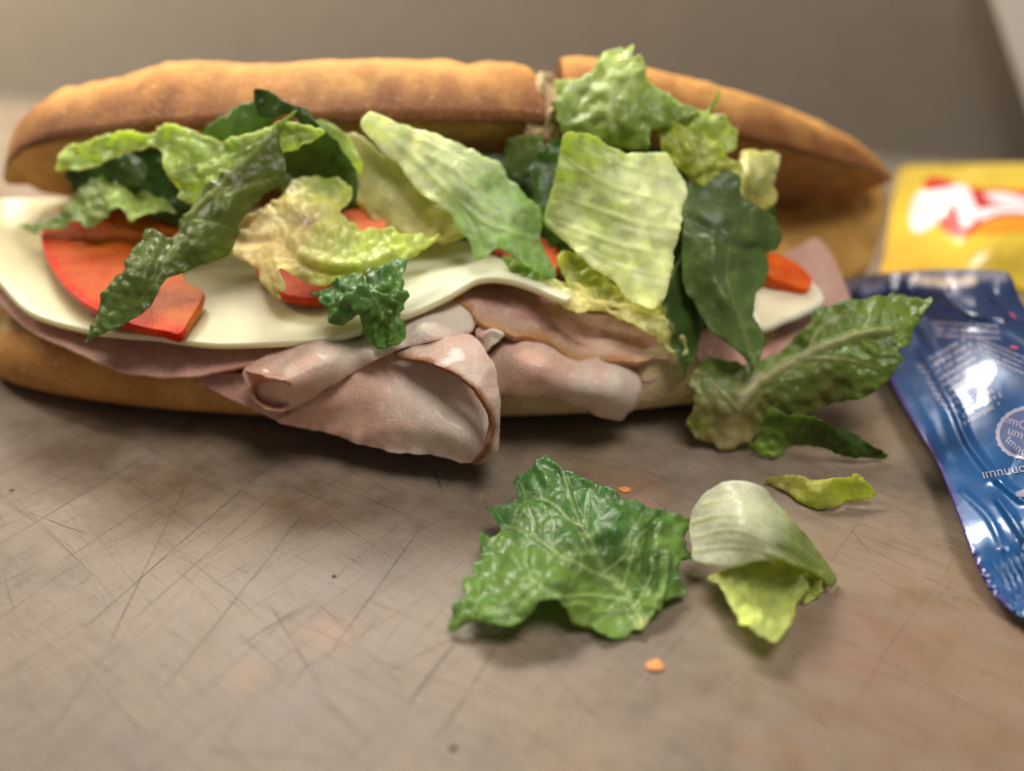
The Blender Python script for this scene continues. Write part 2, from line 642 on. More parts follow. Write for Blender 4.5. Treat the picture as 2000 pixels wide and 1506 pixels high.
def board_material():
    m = M("worn_board")
    geo = m.add("ShaderNodeNewGeometry")
    mp = m.add("ShaderNodeMapping")
    mp.inputs["Scale"].default_value = (100, 100, 100)
    m.link(geo.outputs["Position"], mp.inputs[0])
    v = mp.outputs[0]

    def stretched(rot, sx, sy):
        q = m.add("ShaderNodeMapping")
        q.vector_type = 'TEXTURE'
        q.inputs["Rotation"].default_value = (0, 0, rot)
        q.inputs["Scale"].default_value = (1 / sx, 1 / sy, 1)
        m.link(v, q.inputs[0])
        return q.outputs[0]
    g1 = m.noise(stretched(math.radians(-39), 0.5, 4.0), 1.0, 6, 0.65)
    g2 = m.noise(stretched(math.radians(-36), 1.3, 13.0), 1.0, 5, 0.7)
    g3 = m.noise(stretched(math.radians(44), 0.9, 14.0), 1.0, 5, 0.7)
    big = m.noise(v, 0.16, 4, 0.6)
    mid = m.noise(v, 0.9, 5, 0.65)
    c = m.ramp(big, [(0.3, srgb(118, 104, 90)), (0.52, srgb(136, 119, 101)), (0.72, srgb(146, 123, 96))])
    c = m.mix(1.0, c, m.ramp(mid, [(0.28, (0.72, 0.69, 0.65)), (0.5, (1.0, 1.0, 1.0)), (0.75, (1.16, 1.16, 1.16))]), 'MULTIPLY')
    c = m.mix(m.ramp(g1, [(0.50, 0.0), (0.75, 0.3)]), c, srgb(94, 72, 54))
    c = m.mix(m.ramp(g2, [(0.58, 0.0), (0.70, 0.5)]), c, srgb(80, 58, 43))
    c = m.mix(m.ramp(g3, [(0.63, 0.0), (0.74, 0.3)]), c, srgb(84, 62, 46))
    # orange juice stains and pink smudges; the wide lower-right one paints a warm sheen
    c = m.mix(m.ramp(m.noise(v, 0.33, 3, 0.5), [(0.62, 0.0), (0.76, 0.4)]), c, srgb(160, 114, 72))
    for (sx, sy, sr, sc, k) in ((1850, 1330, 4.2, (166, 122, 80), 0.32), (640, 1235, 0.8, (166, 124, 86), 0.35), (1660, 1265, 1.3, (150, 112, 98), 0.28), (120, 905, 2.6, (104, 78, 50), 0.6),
                                (560, 1010, 2.0, (112, 84, 54), 0.45), (300, 985, 2.2, (108, 80, 54), 0.5), (1230, 960, 1.0, (170, 112, 76), 0.35)):  # brown patches paint the sandwich's shadow darker, along with some real dirt
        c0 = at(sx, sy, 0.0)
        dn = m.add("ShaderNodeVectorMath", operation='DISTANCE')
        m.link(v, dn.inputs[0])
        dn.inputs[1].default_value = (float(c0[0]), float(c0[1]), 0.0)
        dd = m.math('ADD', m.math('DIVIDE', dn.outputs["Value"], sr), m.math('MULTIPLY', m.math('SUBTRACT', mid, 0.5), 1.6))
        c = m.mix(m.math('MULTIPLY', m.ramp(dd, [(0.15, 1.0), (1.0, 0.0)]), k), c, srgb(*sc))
    # dark specks
    sp = m.add("ShaderNodeTexVoronoi")
    sp.inputs["Scale"].default_value = 1.5
    m.link(v, sp.inputs["Vector"])
    keep = m.add("ShaderNodeSeparateColor")
    m.link(sp.outputs["Color"], keep.inputs[0])
    r = m.math('MULTIPLY', m.math('GREATER_THAN', keep.outputs[0], 0.6), 0.055)
    speck = m.math('LESS_THAN', sp.outputs["Distance"], m.math('MULTIPLY', r, keep.outputs[1]))
    c = m.mix(m.math('MULTIPLY', speck, 0.75), c, srgb(46, 32, 24))
    hgt = m.math('ADD', m.math('MULTIPLY', g2, 0.5), m.math('MULTIPLY', m.noise(v, 11, 3, 0.7), 0.5))
    m.set(Base_Color=c, Roughness=m.ramp(mid, [(0.25, 0.36), (0.75, 0.6)]), Normal=m.bump(hgt, 0.35, 0.0006), Specular_IOR_Level=0.4)
    return m.m


def slab(name, corners, z0, z1, mat, bevel=0.4, kind="structure"):
    """a slab over a plan outline with a rounded top edge"""
    pl = np.array(corners, float)
    cen = pl.mean(0)
    rings = []
    for (ins, z) in ((0, z0), (0, z1 - bevel), (bevel * 0.3, z1 - bevel * 0.3), (bevel, z1)):
        d = cen - pl
        rings.append(np.column_stack([pl + d / np.linalg.norm(d, axis=1, keepdims=True) * ins * 1.4, np.full(len(pl), z)]))
    n = len(pl)
    V = np.concatenate(rings)
    F = []
    for k in range(3):
        for i in range(n):
            j = (i + 1) % n
            F.append((k * n + i, k * n + j, (k + 1) * n + j, (k + 1) * n + i))
    F.append(tuple(range(3 * n, 4 * n)))
    F.append(tuple(range(n - 1, -1, -1)))
    o = make_obj(name, V, F, mat, smooth=False)
    return tag(o, kind=kind)


EDGE_L, EDGE_R = at(0, 203, 0.0)[:2], at(1750, 330, 0.0)[:2]
dirE = (EDGE_R - EDGE_L) / np.linalg.norm(EDGE_R - EDGE_L)
bl, br = EDGE_L - dirE * 12, EDGE_R + dirE * 26
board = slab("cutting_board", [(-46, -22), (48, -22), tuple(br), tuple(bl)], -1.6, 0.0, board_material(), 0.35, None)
SCORE = M("knife_score")
SCORE.set(Base_Color=SCORE.attr(), Roughness=0.7)
for k, (a, b, w) in enumerate(CUTS):
    A, B = at(*a, 0.0), at(*b, 0.0)
    n = max(10, int(np.linalg.norm(B - A) * 9))
    t = np.linspace(0, 1, n)
    q = np.stack([t * np.linalg.norm(B - A) * 60, np.full(n, k * 91.0)], 1)
    e = (B - A) / np.linalg.norm(B - A)
    side = np.array([-e[1], e[0], 0])
    mid = A + (B - A) * t[:, None] + side * (0.05 * fbm(q, 160, k, 3))[:, None]
    hw = (0.005 + 0.006 * w) * np.clip(np.minimum(t, 1 - t) * 9, 0.12, 1) * (0.75 + 0.6 * fbm(q, 22, k + 5, 3))
    V = np.concatenate([mid - side * hw[:, None], mid + side * hw[:, None]])
    V[:, 2] = 0.004
    F = [(i, i + 1, n + i + 1, n + i) for i in range(n - 1)]
    f = np.clip(0.35 + 0.25 * w + 0.5 * fbm(q, 45, k + 9, 3), 0.05, 0.95) * np.clip(np.minimum(t, 1 - t) * 6, 0, 1)
    cc = srgb(124, 108, 92) * (1 - f[:, None]) + srgb(52, 36, 26) * f[:, None]
    make_obj("knife_score", V, F, SCORE.m, board, np.concatenate([cc, cc]))
rng = np.random.default_rng(12)
SV, SF, SCL = [], [], []
for k in range(1300):
    A = np.array([rng.uniform(-18, 18), rng.uniform(8.2, 24), 0.0])
    ang = math.radians(rng.choice([44, 50, 58, 62, -38] if A[0] < 2 else [-39, -36, -42, -34, 50]) + rng.normal(0, 6))
    if A[0] >= 2 and rng.random() < 0.35:
        A[0] = rng.uniform(-16, 2)
    L = rng.uniform(0.3, 1.6) if rng.random() < 0.7 else rng.uniform(1.6, 6.5)
    e = np.array([math.cos(ang), math.sin(ang), 0])
    side = np.array([-e[1], e[0], 0])
    n = 14
    t = np.linspace(0, 1, n)
    mid = A + e * L * t[:, None] + side * (0.03 * L * np.sin(t * rng.uniform(0.5, 3)))[:, None]
    hw = rng.uniform(0.0025, 0.006) * np.sin(math.pi * np.clip(t, 0.04, 0.96)) * rng.uniform(0.5, 1.2, n)
    V = np.concatenate([mid - side * hw[:, None], mid + side * hw[:, None]])
    V[:, 2] = 0.0025 + 0.0000015 * k
    f = rng.uniform(0.15, 0.75)
    tone = srgb(62, 44, 32) if rng.random() < 0.88 else srgb(190, 176, 160)
    SCL.append(np.ones((2 * n, 1)) * (srgb(132, 116, 99) * (1 - f) + tone * f))
    b0 = len(SV) * 2 * n
    SV.append(V)
    SF += [(b0 + i, b0 + i + 1, b0 + n + i + 1, b0 + n + i) for i in range(n - 1)]
make_obj("fine_scratches", np.concatenate(SV), SF, SCORE.m, board, np.concatenate(SCL))["kind"] = "stuff"
tag(board, "worn tan cutting board scored with knife marks under the sandwich", "cutting board")
STEEL = plain("brushed_steel", srgb(150, 140, 128), 0.42, 0.55, bump=0.05, bs=3, var=0.05)
nrm = np.array([-dirE[1], dirE[0]])
wb_l, wb_r = bl + nrm * 9 - dirE * 40, br + nrm * 9 + dirE * 40
wt = slab("worktop", [(-110, -60), (110, -60), tuple(br + nrm * 12 + dirE * 60), tuple(bl + nrm * 12 - dirE * 60)], -4.6, -1.62, STEEL, 0.2)
PANEL = plain("panel_paint", srgb(130, 120, 107), 0.55, 0.0, bump=0.04, bs=0.5, var=0.05, spec=0.3)
wp = np.array([wb_l, wb_r, wb_r + nrm * 2, wb_l + nrm * 2])
V = [(*p, z) for z in (-1.6, 70) for p in wp]
wall = make_obj("back_wall", V, [(0, 1, 5, 4), (1, 2, 6, 5), (2, 3, 7, 6), (3, 0, 4, 7), (4, 5, 6, 7), (3, 2, 1, 0)], PANEL, smooth=False)
tag(wall, kind="structure")

# ------------------------------------------------------------------ bread roll
CR_A, CR_B, CR_T = srgb(255, 192, 108), srgb(248, 172, 88), srgb(128, 74, 44)


def interp(tab, x):
    a = np.array(tab, float)
    return np.interp(x, a[:, 0], a[:, 1])


FRONT = [(6, 352), (14, 322), (40, 294), (100, 274), (250, 254), (400, 247), (700, 236), (1000, 236), (1300, 246), (1450, 268), (1560, 296), (1650, 320), (1742, 349)]
FRONT_Y = [(6, 25.6), (40, 24.7), (100, 24.2), (300, 23.7), (700, 23.4), (1000, 23.6), (1300, 24.2), (1500, 25.2), (1650, 27), (1742, 28.8)]
WIDTH = [(6, 0.25), (20, 1.9), (60, 3.6), (120, 4.8), (250, 5.9), (500, 6.4), (900, 6.5), (1200, 6.2), (1400, 5.4), (1560, 4.2), (1650, 2.9), (1710, 1.4), (1742, 0.25)]
TOP1 = [(0, 345), (8, 300), (22, 262), (45, 230), (80, 200), (130, 168), (180, 158), (240, 150), (290, 132), (330, 119), (380, 121), (480, 124), (700, 119), (880, 115), (900, 121), (1000, 120), (1035, 130), (1060, 158), (1075, 190)]
TOP2 = [(1098, 112), (1130, 110), (1200, 118), (1300, 141), (1400, 168), (1500, 200), (1600, 238), (1660, 268), (1710, 305), (1742, 345)]


def lid_piece(pa, pb, top, n, seed, parent, knob):
    u = np.linspace(0, 1, n)
    px = pa + (pb - pa) * (u if pa > 1000 else u)
    extra = []
    if pa < 20:
        extra = [pa + d for d in (1.5, 4, 8, 13, 19, 26, 34)]
    if pb > 1700:
        extra += [pb - d for d in (1.5, 4, 8, 13, 19)]
    px = np.unique(np.concatenate([px, extra]))
    NO, NI = 44, 20
    th = math.radians(46)
    V, C, rows = [], [], []
    for k, x in enumerate(px):
        F_ = at(x, interp(FRONT, x), interp(FRONT_Y, x))
        w = interp(WIDTH, x)
        H_ = F_ + np.array([0, math.cos(th), -math.sin(th)]) * w
        Mid, e1, nn = 0.5 * (F_ + H_), np.array([0, -math.cos(th), math.sin(th)]), np.array([0, math.sin(th), math.cos(th)])
        phi = np.linspace(0, math.pi, NO)
        cs, sn = np.sign(np.cos(phi)) * np.abs(np.cos(phi)) ** 0.8, np.sin(phi) ** 0.8

        def arc(b):
            return Mid + (w / 2) * cs[:, None] * e1 + b * sn[:, None] * nn
        lo, hi = 0.05, 6.0
        for _ in range(26):
            b = 0.5 * (lo + hi)
            q = project(arc(b))
            i = int(np.argmin(q[:, 1]))
            if q[i, 1] > interp(top, q[i, 0]):
                lo = b
            else:
                hi = b
        A = arc(b)
        # uneven crust
        pp = np.stack([np.full(NO, x), phi * 130], 1)
        d = 0.07 * fbm(pp, 120, seed, 4) + 0.05 * fbm(pp, 34, seed + 4, 4)
        kn = np.clip((420 - x) / 200, 0, 1) if knob else 0.0
        d += kn * (0.16 * fbm(pp, 85, seed + 9, 3) - 0.22 * np.exp(-((x - 262 + 22 * np.sin(phi * 3)) / 11) ** 2) * np.sin(phi))
        if knob:
            d -= 0.07 * np.exp(-((x - 893 - 14 * np.sin(phi * 2)) / 6) ** 2) * np.sin(phi)
        sc = min(1, w / 3)
        A = A + (d * sc * np.sin(phi) ** 0.4)[:, None] * (np.cos(phi)[:, None] * e1 + np.sin(phi)[:, None] * nn)
        # hollow toasted inside
        s = np.linspace(0, 1, NI + 2)[1:-1]
        hollow = (0.35 * min(1, w / 5)) * np.sin(math.pi * s) ** 0.7
        I = H_ + (F_ - H_) * s[:, None] + (hollow + 0.08 * sc * fbm(np.stack([np.full(NI, x), s * 200], 1), 50, seed + 40, 3))[:, None] * nn
        V += A.tolist() + I.tolist()
        g = np.clip(0.5 + 0.9 * fbm(np.stack([np.full(NO, x), phi * 160], 1), 160, seed + 60, 3), 0, 1)[:, None]
        ca = CR_A * (1 - g) + CR_B * g
        rim = np.clip(1.15 - phi / (0.55 if knob else 0.75) + 0.35 * fbm(pp, 40, seed + 2, 3), 0, 1)[:, None] * 0.85
        if knob:
            rim = np.maximum(rim, np.clip((70 - x) / 60, 0, 0.55))
        ca = ca * (1 - rim) + CR_T * rim
        ci = (srgb(214, 154, 94) * (1 - s[:, None]) + srgb(244, 200, 138) * s[:, None])  # crumb painted lighter toward the front lip, in place of light there
        tt = np.clip((s - 0.9) / 0.1, 0, 1)[:, None] * 0.7
        ci = ci * (1 - tt) + srgb(150, 88, 48) * tt
        C += ca.tolist() + ci.tolist()
    R = NO + NI
    F, fm = [], []
    for k in range(len(px) - 1):
        for i in range(R):
            j = (i + 1) % R
            F.append((k * R + i, (k + 1) * R + i, (k + 1) * R + j, k * R + j))
            fm.append(0 if i < NO - 1 else 1)
    V, C = np.array(V), np.array(C)
    # torn ends
    for k, flip in ((0, False), (len(px) - 1, True)):
        ring = list(range(k * R, k * R + R))
        c = V[ring].mean(0)
        V = np.concatenate([V, [c + np.array([0.12 if flip else -0.12, 0, 0])]])
        C = np.concatenate([C, [srgb(226, 190, 140)]])
        for i in range(R):
            j = (i + 1) % R
            f = (ring[i], ring[j], len(V) - 1)
            F.append(f[::-1] if not flip else f)
            fm.append(1)
    return make_obj("lid", V, F, [CRUST, CRUMB], parent, C, fmat=fm)


roll = thing("bread_roll", (-3, 23.4, 0), label="toasted golden sub roll split open with its lid leaning back", cat="bread roll")

# lower half
n_s, n_p = 110, 72
us = np.sin(np.linspace(-math.pi / 2, math.pi / 2, n_s)) * 0.9995
V, C, F, fm = [], [], [], []
ph = np.linspace(0, 2 * math.pi, n_p, endpoint=False)
cs = np.sign(np.cos(ph)) * np.abs(np.cos(ph)) ** 0.7
sn = np.sign(np.sin(ph)) * np.abs(np.sin(ph)) ** 0.75
csl = np.sign(np.cos(ph)) * np.abs(np.cos(ph)) ** 0.5
for u in us:
    r = (1 - abs(u) ** 2.3) ** 0.5
    hz = 1.22 * min(1, 0.35 + r * 0.95)
    x = -3 + 12.8 * u
    pp = np.stack([np.full(n_p, x * 40), ph * 160], 1)
    d = 0.05 * fbm(pp, 120, 3, 4) + 0.03 * fbm(pp, 40, 6, 3)
    y = 23.5 + (4.75 * r + d * r) * np.where(sn > 0, cs, csl)
    z = hz + 0.03 + (hz + d * 0.5 * r) * sn
    z = np.where(sn > 0, z, np.maximum(z, 0.02))
    V += np.stack([np.full(n_p, x), y, z], 1).tolist()
    g = np.clip(0.5 + fbm(pp, 150, 12, 3), 0, 1)[:, None]
    ca = srgb(232, 180, 112) * (1 - g) + srgb(220, 158, 88) * g
    pale = np.clip((x + 3) / 3, 0, 0.95)
    ca = ca * (1 - pale) + srgb(244, 224, 176) * pale
    top = np.clip((sn - 0.72) / 0.12 + 0.6 * fbm(pp, 30, 15, 3), 0, 1)[:, None]
    cc = srgb(236, 204, 138) * np.ones((n_p, 1))
    tst = np.clip((sn - 0.86) / 0.08, 0, 1)[:, None] * 0.6
    cc = cc * (1 - tst) + srgb(176, 110, 48) * tst
    C += (ca * (1 - top) + cc * top).tolist()
for k in range(n_s - 1):
    for i in range(n_p):
        j = (i + 1) % n_p
        F.append((k * n_p + i, k * n_p + j, (k + 1) * n_p + j, (k + 1) * n_p + i))
        fm.append(1 if sn[i] > 0.8 and sn[j] > 0.8 else 0)
F.append(tuple(range(n_p - 1, -1, -1)))
fm.append(0)
F.append(tuple(range((n_s - 1) * n_p, n_s * n_p)))
fm.append(0)
make_obj("lower_half", V, F, [CRUST, CRUMB], roll, np.array(C), fmat=fm)
tag(lid_piece(6, 1066, TOP1, 170, 5, roll, True), label="knobbly golden crust lid on the left half")
tag(lid_piece(1100, 1742, TOP2, 110, 25, roll, False), label="smooth pointed crust lid on the right half")

HINGE = sheet("hinge_crust", [(1440, 400), (1520, 405), (1580, 392), (1640, 375), (1700, 355), (1728, 380), (1722, 450), (1700, 510), (1650, 545), (1580, 540), (1500, 500)],
      [(1440, 400, 28.2), (1520, 405, 28.4), (1640, 375, 29.4), (1700, 355, 29.8), (1728, 385, 29.6), (1722, 450, 28.6), (1700, 510, 27.4), (1650, 545, 26.4), (1580, 540, 26.0), (1500, 500, 25.8)], CRUST, sp=8, jag=2, thick=0.5,
      col=dict(a=srgb(226, 172, 92), b=srgb(206, 160, 84), **{"from": (1500, 440), "to": (1700, 500)}, m=0.2), buckle=(0.15, 60), seed=28, parent=roll)
TORN = sheet("torn_crumb", [(1052, 140), (1084, 150), (1096, 185), (1100, 230), (1086, 268), (1056, 296), (1016, 300), (1000, 280), (1026, 252), (1044, 220), (1050, 180)],
      [(1052, 140, 25.2), (1090, 160, 25.0), (1098, 225, 24.3), (1056, 296, 23.6), (1000, 280, 23.9), (1044, 220, 24.0), (1072, 220, 23.9)], CRUMB, sp=5, jag=5, thick=0.4, col=dict(a=srgb(236, 206, 160), m=0.25), buckle=(0.3, 22), seed=29, parent=roll)
# ------------------------------------------------------------------ ham
PINK, PINK_D, PALE = srgb(252, 198, 174), srgb(206, 152, 146), srgb(253, 228, 208)
RIND, RIND_D = srgb(196, 132, 70), srgb(150, 92, 44)
HG = "slices of ham in the sandwich"


def ham(outline, ctrl, label, col=None, sp=7, thick=0.09, parent=None, name="ham_slice", **kw):
    c = dict(a=PINK, b=PALE, n=0.6, ns=90, m=0.10)
    c["from"], c["to"] = outline[0], outline[len(outline) // 2]
    c.update(col or {})
    o = sheet(name, outline, ctrl, HAM, sp=sp, thick=thick, col=c, buckle=kw.pop("buckle", (0.07, 60)), parent=parent, crisp=True, jag=kw.pop("jag", 1.6), **kw)
    if parent is None:
        tag(o, label, "ham", HG)
    return o


ham([(0, 520), (-60, 540), (-40, 575), (0, 592), (30, 622), (75, 655), (110, 672), (150, 687), (200, 710), (275, 731), (350, 737), (400, 731), (475, 715), (560, 688),
     (640, 660), (560, 610), (430, 600), (250, 580), (100, 540)],
    [(-50, 560, 22.0), (0, 592, 21.2), (75, 655, 19.9), (150, 687, 19.2), (275, 731, 18.7), (400, 731, 18.5), (560, 690, 18.7), (640, 660, 19.3), (430, 600, 20.6), (100, 540, 22.4), (250, 580, 21.2)],
    "round pink ham slice edging out under the cheese on the left", dict(a=srgb(222, 160, 144), b=srgb(232, 176, 158), rim=srgb(236, 184, 154), rw=5), seed=3)

# curled slice with an open end
h2 = ham([(476, 722), (520, 695), (600, 672), (700, 650), (790, 612), (880, 570), (930, 590), (925, 640), (900, 652), (800, 676), (745, 697), (700, 722), (640, 758), (600, 786),
          (572, 801), (545, 806), (520, 798), (500, 782), (487, 760), (478, 740)],
         [(476, 722, 18.2), (540, 690, 18.6), (700, 655, 18.9), (800, 615, 19.4), (900, 580, 20.0), (910, 645, 18.9), (800, 676, 18.4), (700, 722, 18.0), (600, 786, 17.7), (545, 806, 17.75),
          (500, 782, 17.9), (560, 740, 17.35), (640, 705, 17.55), (720, 680, 18.0), (820, 640, 18.6)],
         "curled pink ham slice with its open rolled end in front of the cheese", dict(a=PINK, b=PALE, rim=srgb(214, 168, 146), rw=3), seed=5)
ham([(480, 726), (505, 728), (530, 738), (548, 742), (563, 748), (562, 772), (556, 798), (540, 802), (520, 796), (502, 780), (489, 758)],
    [(480, 726, 17.75), (530, 738, 17.3), (563, 748, 17.12), (556, 798, 17.4), (520, 794, 17.45), (489, 758, 17.6), (525, 768, 18.6), (540, 775, 18.5), (515, 758, 18.3)],
    None, dict(a=srgb(206, 146, 124), b=srgb(206, 150, 128), rim=srgb(226, 180, 150), rw=2), sp=4, thick=0.06, parent=h2, name="inner_curl", seed=6)

ham([(385, 738), (440, 730), (500, 735), (560, 760), (620, 790), (600, 830), (560, 828), (520, 812), (470, 788), (430, 768)],
    [(385, 738, 18.75), (500, 735, 18.7), (620, 790, 18.2), (560, 828, 18.0), (470, 788, 18.35), (430, 768, 18.55)],
    "thin flat ham edge lying under the curled slice", dict(a=srgb(206, 152, 140), b=PINK), seed=7)

# large folded slice with the browned rind
h4 = ham([(545, 822), (568, 808), (625, 765), (700, 720), (750, 696), (800, 684), (870, 690), (925, 720), (962, 770), (974, 820), (974, 858), (958, 888), (930, 905), (905, 905), (875, 896), (825, 887), (775, 882),
          (715, 870), (650, 850), (590, 836)],
         [(545, 822, 18.0), (625, 765, 17.95), (700, 720, 18.1), (750, 698, 18.4), (840, 700, 18.7), (900, 730, 18.5), (940, 780, 18.1), (962, 830, 17.5), (968, 860, 17.1), (930, 903, 16.8), (875, 893, 16.85),
          (775, 880, 17.15), (650, 850, 17.65), (800, 760, 17.85), (860, 820, 17.05), (760, 820, 17.3), (900, 860, 16.75), (930, 830, 17.1)],
         "large folded ham slice with browned rind hanging over the front", dict(a=PINK, b=PALE, **{"from": (640, 780), "to": (930, 860)}, n=0.5), seed=9,
         buckle=(0.07, 70), ridges=[([(600, 800), (720, 770), (840, 800)], 26, 0.10), ([(700, 850), (800, 830), (900, 845)], 20, 0.07)], edge=(0.05, 24, 14))
ham([(772, 692), (800, 680), (840, 664), (885, 655), (925, 655), (950, 688), (968, 725), (976, 790), (977, 850), (968, 885), (945, 902), (925, 907), (946, 880), (962, 845), (962, 815), (948, 788), (925, 757), (890, 728), (840, 708), (800, 700)],
    [(772, 692, 18.2), (800, 700, 17.9), (840, 708, 17.5), (890, 728, 17.0), (925, 757, 16.75), (948, 788, 16.6), (962, 825, 16.5), (958, 865, 16.45), (930, 905, 16.6), (840, 664, 18.5), (925, 655, 18.5),
     (950, 690, 17.9), (972, 760, 17.2), (976, 850, 16.8), (900, 690, 17.6), (955, 898, 16.65)],
    None, dict(a=srgb(226, 192, 172), b=srgb(228, 202, 186)), sp=4.5, thick=0.11, parent=h4, name="folded_flap", seed=11,
    rind=[([(772, 694), (800, 701), (840, 709), (890, 729), (925, 758), (948, 789), (962, 818), (963, 848), (948, 880), (926, 907)], 8, RIND_D)])

ham([(950, 700), (969, 677), (990, 656), (1043, 652), (1085, 670), (1122, 697), (1169, 700), (1211, 703), (1242, 724), (1251, 751), (1243, 793), (1226, 808), (1211, 822), (1164, 809), (1111, 788), (1059, 777), (980, 772), (940, 760)],
    [(950, 700, 18.8), (990, 656, 19.2), (1043, 652, 19.3), (1122, 697, 19.0), (1211, 703, 19.2), (1250, 750, 18.9), (1211, 820, 18.5), (1111, 788, 18.4), (980, 772, 18.4), (1060, 720, 18.2), (1150, 760, 18.15), (1010, 700, 18.5), (1200, 750, 18.35), (940, 760, 18.6)],
    "plump pink ham fold right of the browned rind", dict(a=PINK, b=PALE, rim=srgb(206, 158, 136), rw=4), seed=13, ridges=[([(1000, 690), (1100, 745), (1200, 765)], 30, 0.12)], edge=(0.05, 30, 14))
ham([(885, 578), (927, 570), (960, 590), (1022, 600), (1053, 628), (1111, 655), (1190, 662), (1270, 690), (1253, 706), (1169, 704), (1122, 701), (1080, 674), (1038, 656), (1005, 654), (975, 641), (943, 630), (917, 604)],
    [(885, 578, 19.9), (943, 630, 19.0), (975, 641, 18.9), (1038, 656, 18.95), (1080, 674, 18.9), (1122, 701, 18.85), (1253, 706, 19.1), (1270, 690, 19.6), (1190, 662, 19.7), (1053, 628, 19.8), (960, 590, 20.0), (1022, 600, 20.1)],
    "wavy ham slice with a tan rind edge below the cheese corner", dict(a=srgb(216, 172, 148), b=srgb(222, 184, 160)), sp=6, seed=15, thick=0.14,
    rind=[([(888, 584), (917, 606), (943, 632), (975, 643), (1005, 655), (1038, 655), (1080, 672), (1122, 700), (1169, 703), (1253, 706)], 12, srgb(204, 150, 96))],
    ridges=[([(960, 620), (1020, 612), (1045, 640)], 9, 0.1)])
ham([(905, 572), (930, 548), (1006, 545), (1085, 585), (1111, 605), (1190, 618), (1253, 645), (1330, 682), (1316, 705), (1242, 692), (1190, 684), (1137, 672), (1085, 650), (1059, 640), (1022, 618), (980, 616), (940, 600)],
    [(905, 572, 20.1), (940, 600, 19.7), (1022, 618, 19.6), (1085, 650, 19.5), (1190, 684, 19.5), (1316, 705, 19.7), (1330, 682, 20.2), (1190, 618, 20.4), (1085, 585, 20.6), (1006, 545, 21.2), (930, 548, 20.8), (1120, 640, 19.9)],
    "rosy ham layers stacked between the cheese corner and the pale shreds", dict(a=srgb(206, 152, 144), b=PINK), sp=7, seed=17,
    ridges=[([(1000, 590), (1100, 630), (1240, 660)], 9, 0.12), ([(1060, 610), (1150, 655), (1290, 690)], 6, -0.12)])
ham([(1360, 640), (1400, 610), (1440, 560), (1500, 520), (1560, 480), (1600, 468), (1640, 530), (1662, 600), (1610, 655), (1540, 690), (1470, 712), (1410, 722), (1365, 705)],
    [(1360, 640, 20.6), (1500, 520, 23.5), (1600, 468, 25.5), (1662, 600, 23.2), (1540, 690, 20.4), (1410, 722, 19.6), (1365, 705, 19.7), (1480, 640, 20.9), (1600, 560, 23.2)],
    "pink ham at the far right end behind the dark leaf", dict(a=srgb(214, 156, 142), b=PINK), seed=19, sp=9)

ham([(1000, 668), (1060, 662), (1110, 676), (1170, 690), (1240, 700), (1310, 716), (1300, 735), (1250, 742), (1230, 716), (1170, 712), (1120, 712), (1070, 690)],
    [(1000, 668, 19.4), (1110, 676, 19.4), (1240, 700, 19.5), (1310, 716, 19.6), (1250, 742, 19.2), (1170, 712, 19.1), (1070, 690, 19.1)],
    "thin ham edge showing between the tan rind and the plump fold", dict(a=srgb(232, 186, 166), b=srgb(236, 190, 160)), sp=6, seed=20, thick=0.07, rind=[([(1070, 692), (1120, 712), (1170, 712), (1230, 716), (1250, 740)], 7, srgb(206, 156, 110))])
ham([(930, 645), (955, 630), (975, 640), (985, 655), (960, 675), (945, 690), (935, 668)],
    [(930, 645, 19.0), (955, 630, 19.1), (985, 655, 18.85), (945, 690, 18.6), (955, 660, 18.75)],
    "little curled ham lip beside the dark hollow", dict(a=srgb(226, 172, 150), b=PALE), sp=4, seed=27, thick=0.08, ridges=[([(940, 660), (960, 648), (978, 655)], 6, 0.12)])
# ------------------------------------------------------------------ cheese
CH, CH_E = srgb(220, 208, 160), srgb(230, 226, 196)
o = sheet("cheese_slice", [(-60, 430), (-40, 500), (0, 547), (40, 592), (80, 617), (160, 640), (230, 650), (300, 655), (360, 664), (430, 670), (520, 668), (600, 664), (660, 655), (710, 640), (760, 624), (810, 606), (870, 578), (905, 558),
                           (930, 545), (965, 541), (1010, 548), (1050, 562), (1085, 578), (1108, 585), (1112, 572), (1070, 540), (1020, 500), (960, 470), (850, 440), (600, 410), (300, 395), (80, 388), (-30, 395)],
          [(-60, 430, 23.6), (0, 547, 21.3), (80, 617, 19.8), (160, 640, 19.25), (300, 655, 18.85), (430, 670, 18.55), (600, 664, 18.45), (710, 640, 18.55), (810, 606, 18.95), (870, 578, 19.3), (930, 545, 19.75),
           (1010, 548, 19.7), (1108, 585, 19.2), (1070, 540, 20.4), (960, 470, 4.15), (850, 440, 4.2), (400, 560, 3.25), (600, 520, 3.6), (850, 490, 4.05), (200, 460, 3.6), (0, 430, 3.6), (600, 410, 4.3), (300, 400, 4.0), (80, 395, 3.8)],
          CHEESE, sp=8, crisp=True, thick=0.165, col=dict(a=CH, b=srgb(222, 216, 180), **{"from": (300, 560), "to": (900, 520)}, m=0.04, rim=CH_E, rw=6), buckle=(0.012, 140), seed=21, reg=0.4)
tag(o, "large ivory cheese slice draped over the ham", "cheese")
o = sheet("cheese_slice", [(1468, 573), (1490, 548), (1525, 532), (1570, 540), (1603, 568), (1606, 590), (1565, 612), (1530, 626), (1500, 640), (1484, 636), (1470, 605)],
          [(1468, 573, 21.4), (1525, 532, 22.6), (1603, 568, 22.0), (1565, 612, 20.9), (1500, 640, 20.2), (1470, 605, 20.6)],
          CHEESE, sp=8, thick=0.2, col=dict(a=srgb(246, 226, 190), m=0.04, rim=CH_E, rw=5), seed=23)
tag(o, "small pale cheese corner right of the dark leaf", "cheese")

# ------------------------------------------------------------------ tomato
RED, ORG, SKIN = srgb(222, 86, 36), srgb(232, 116, 52), srgb(212, 36, 10)


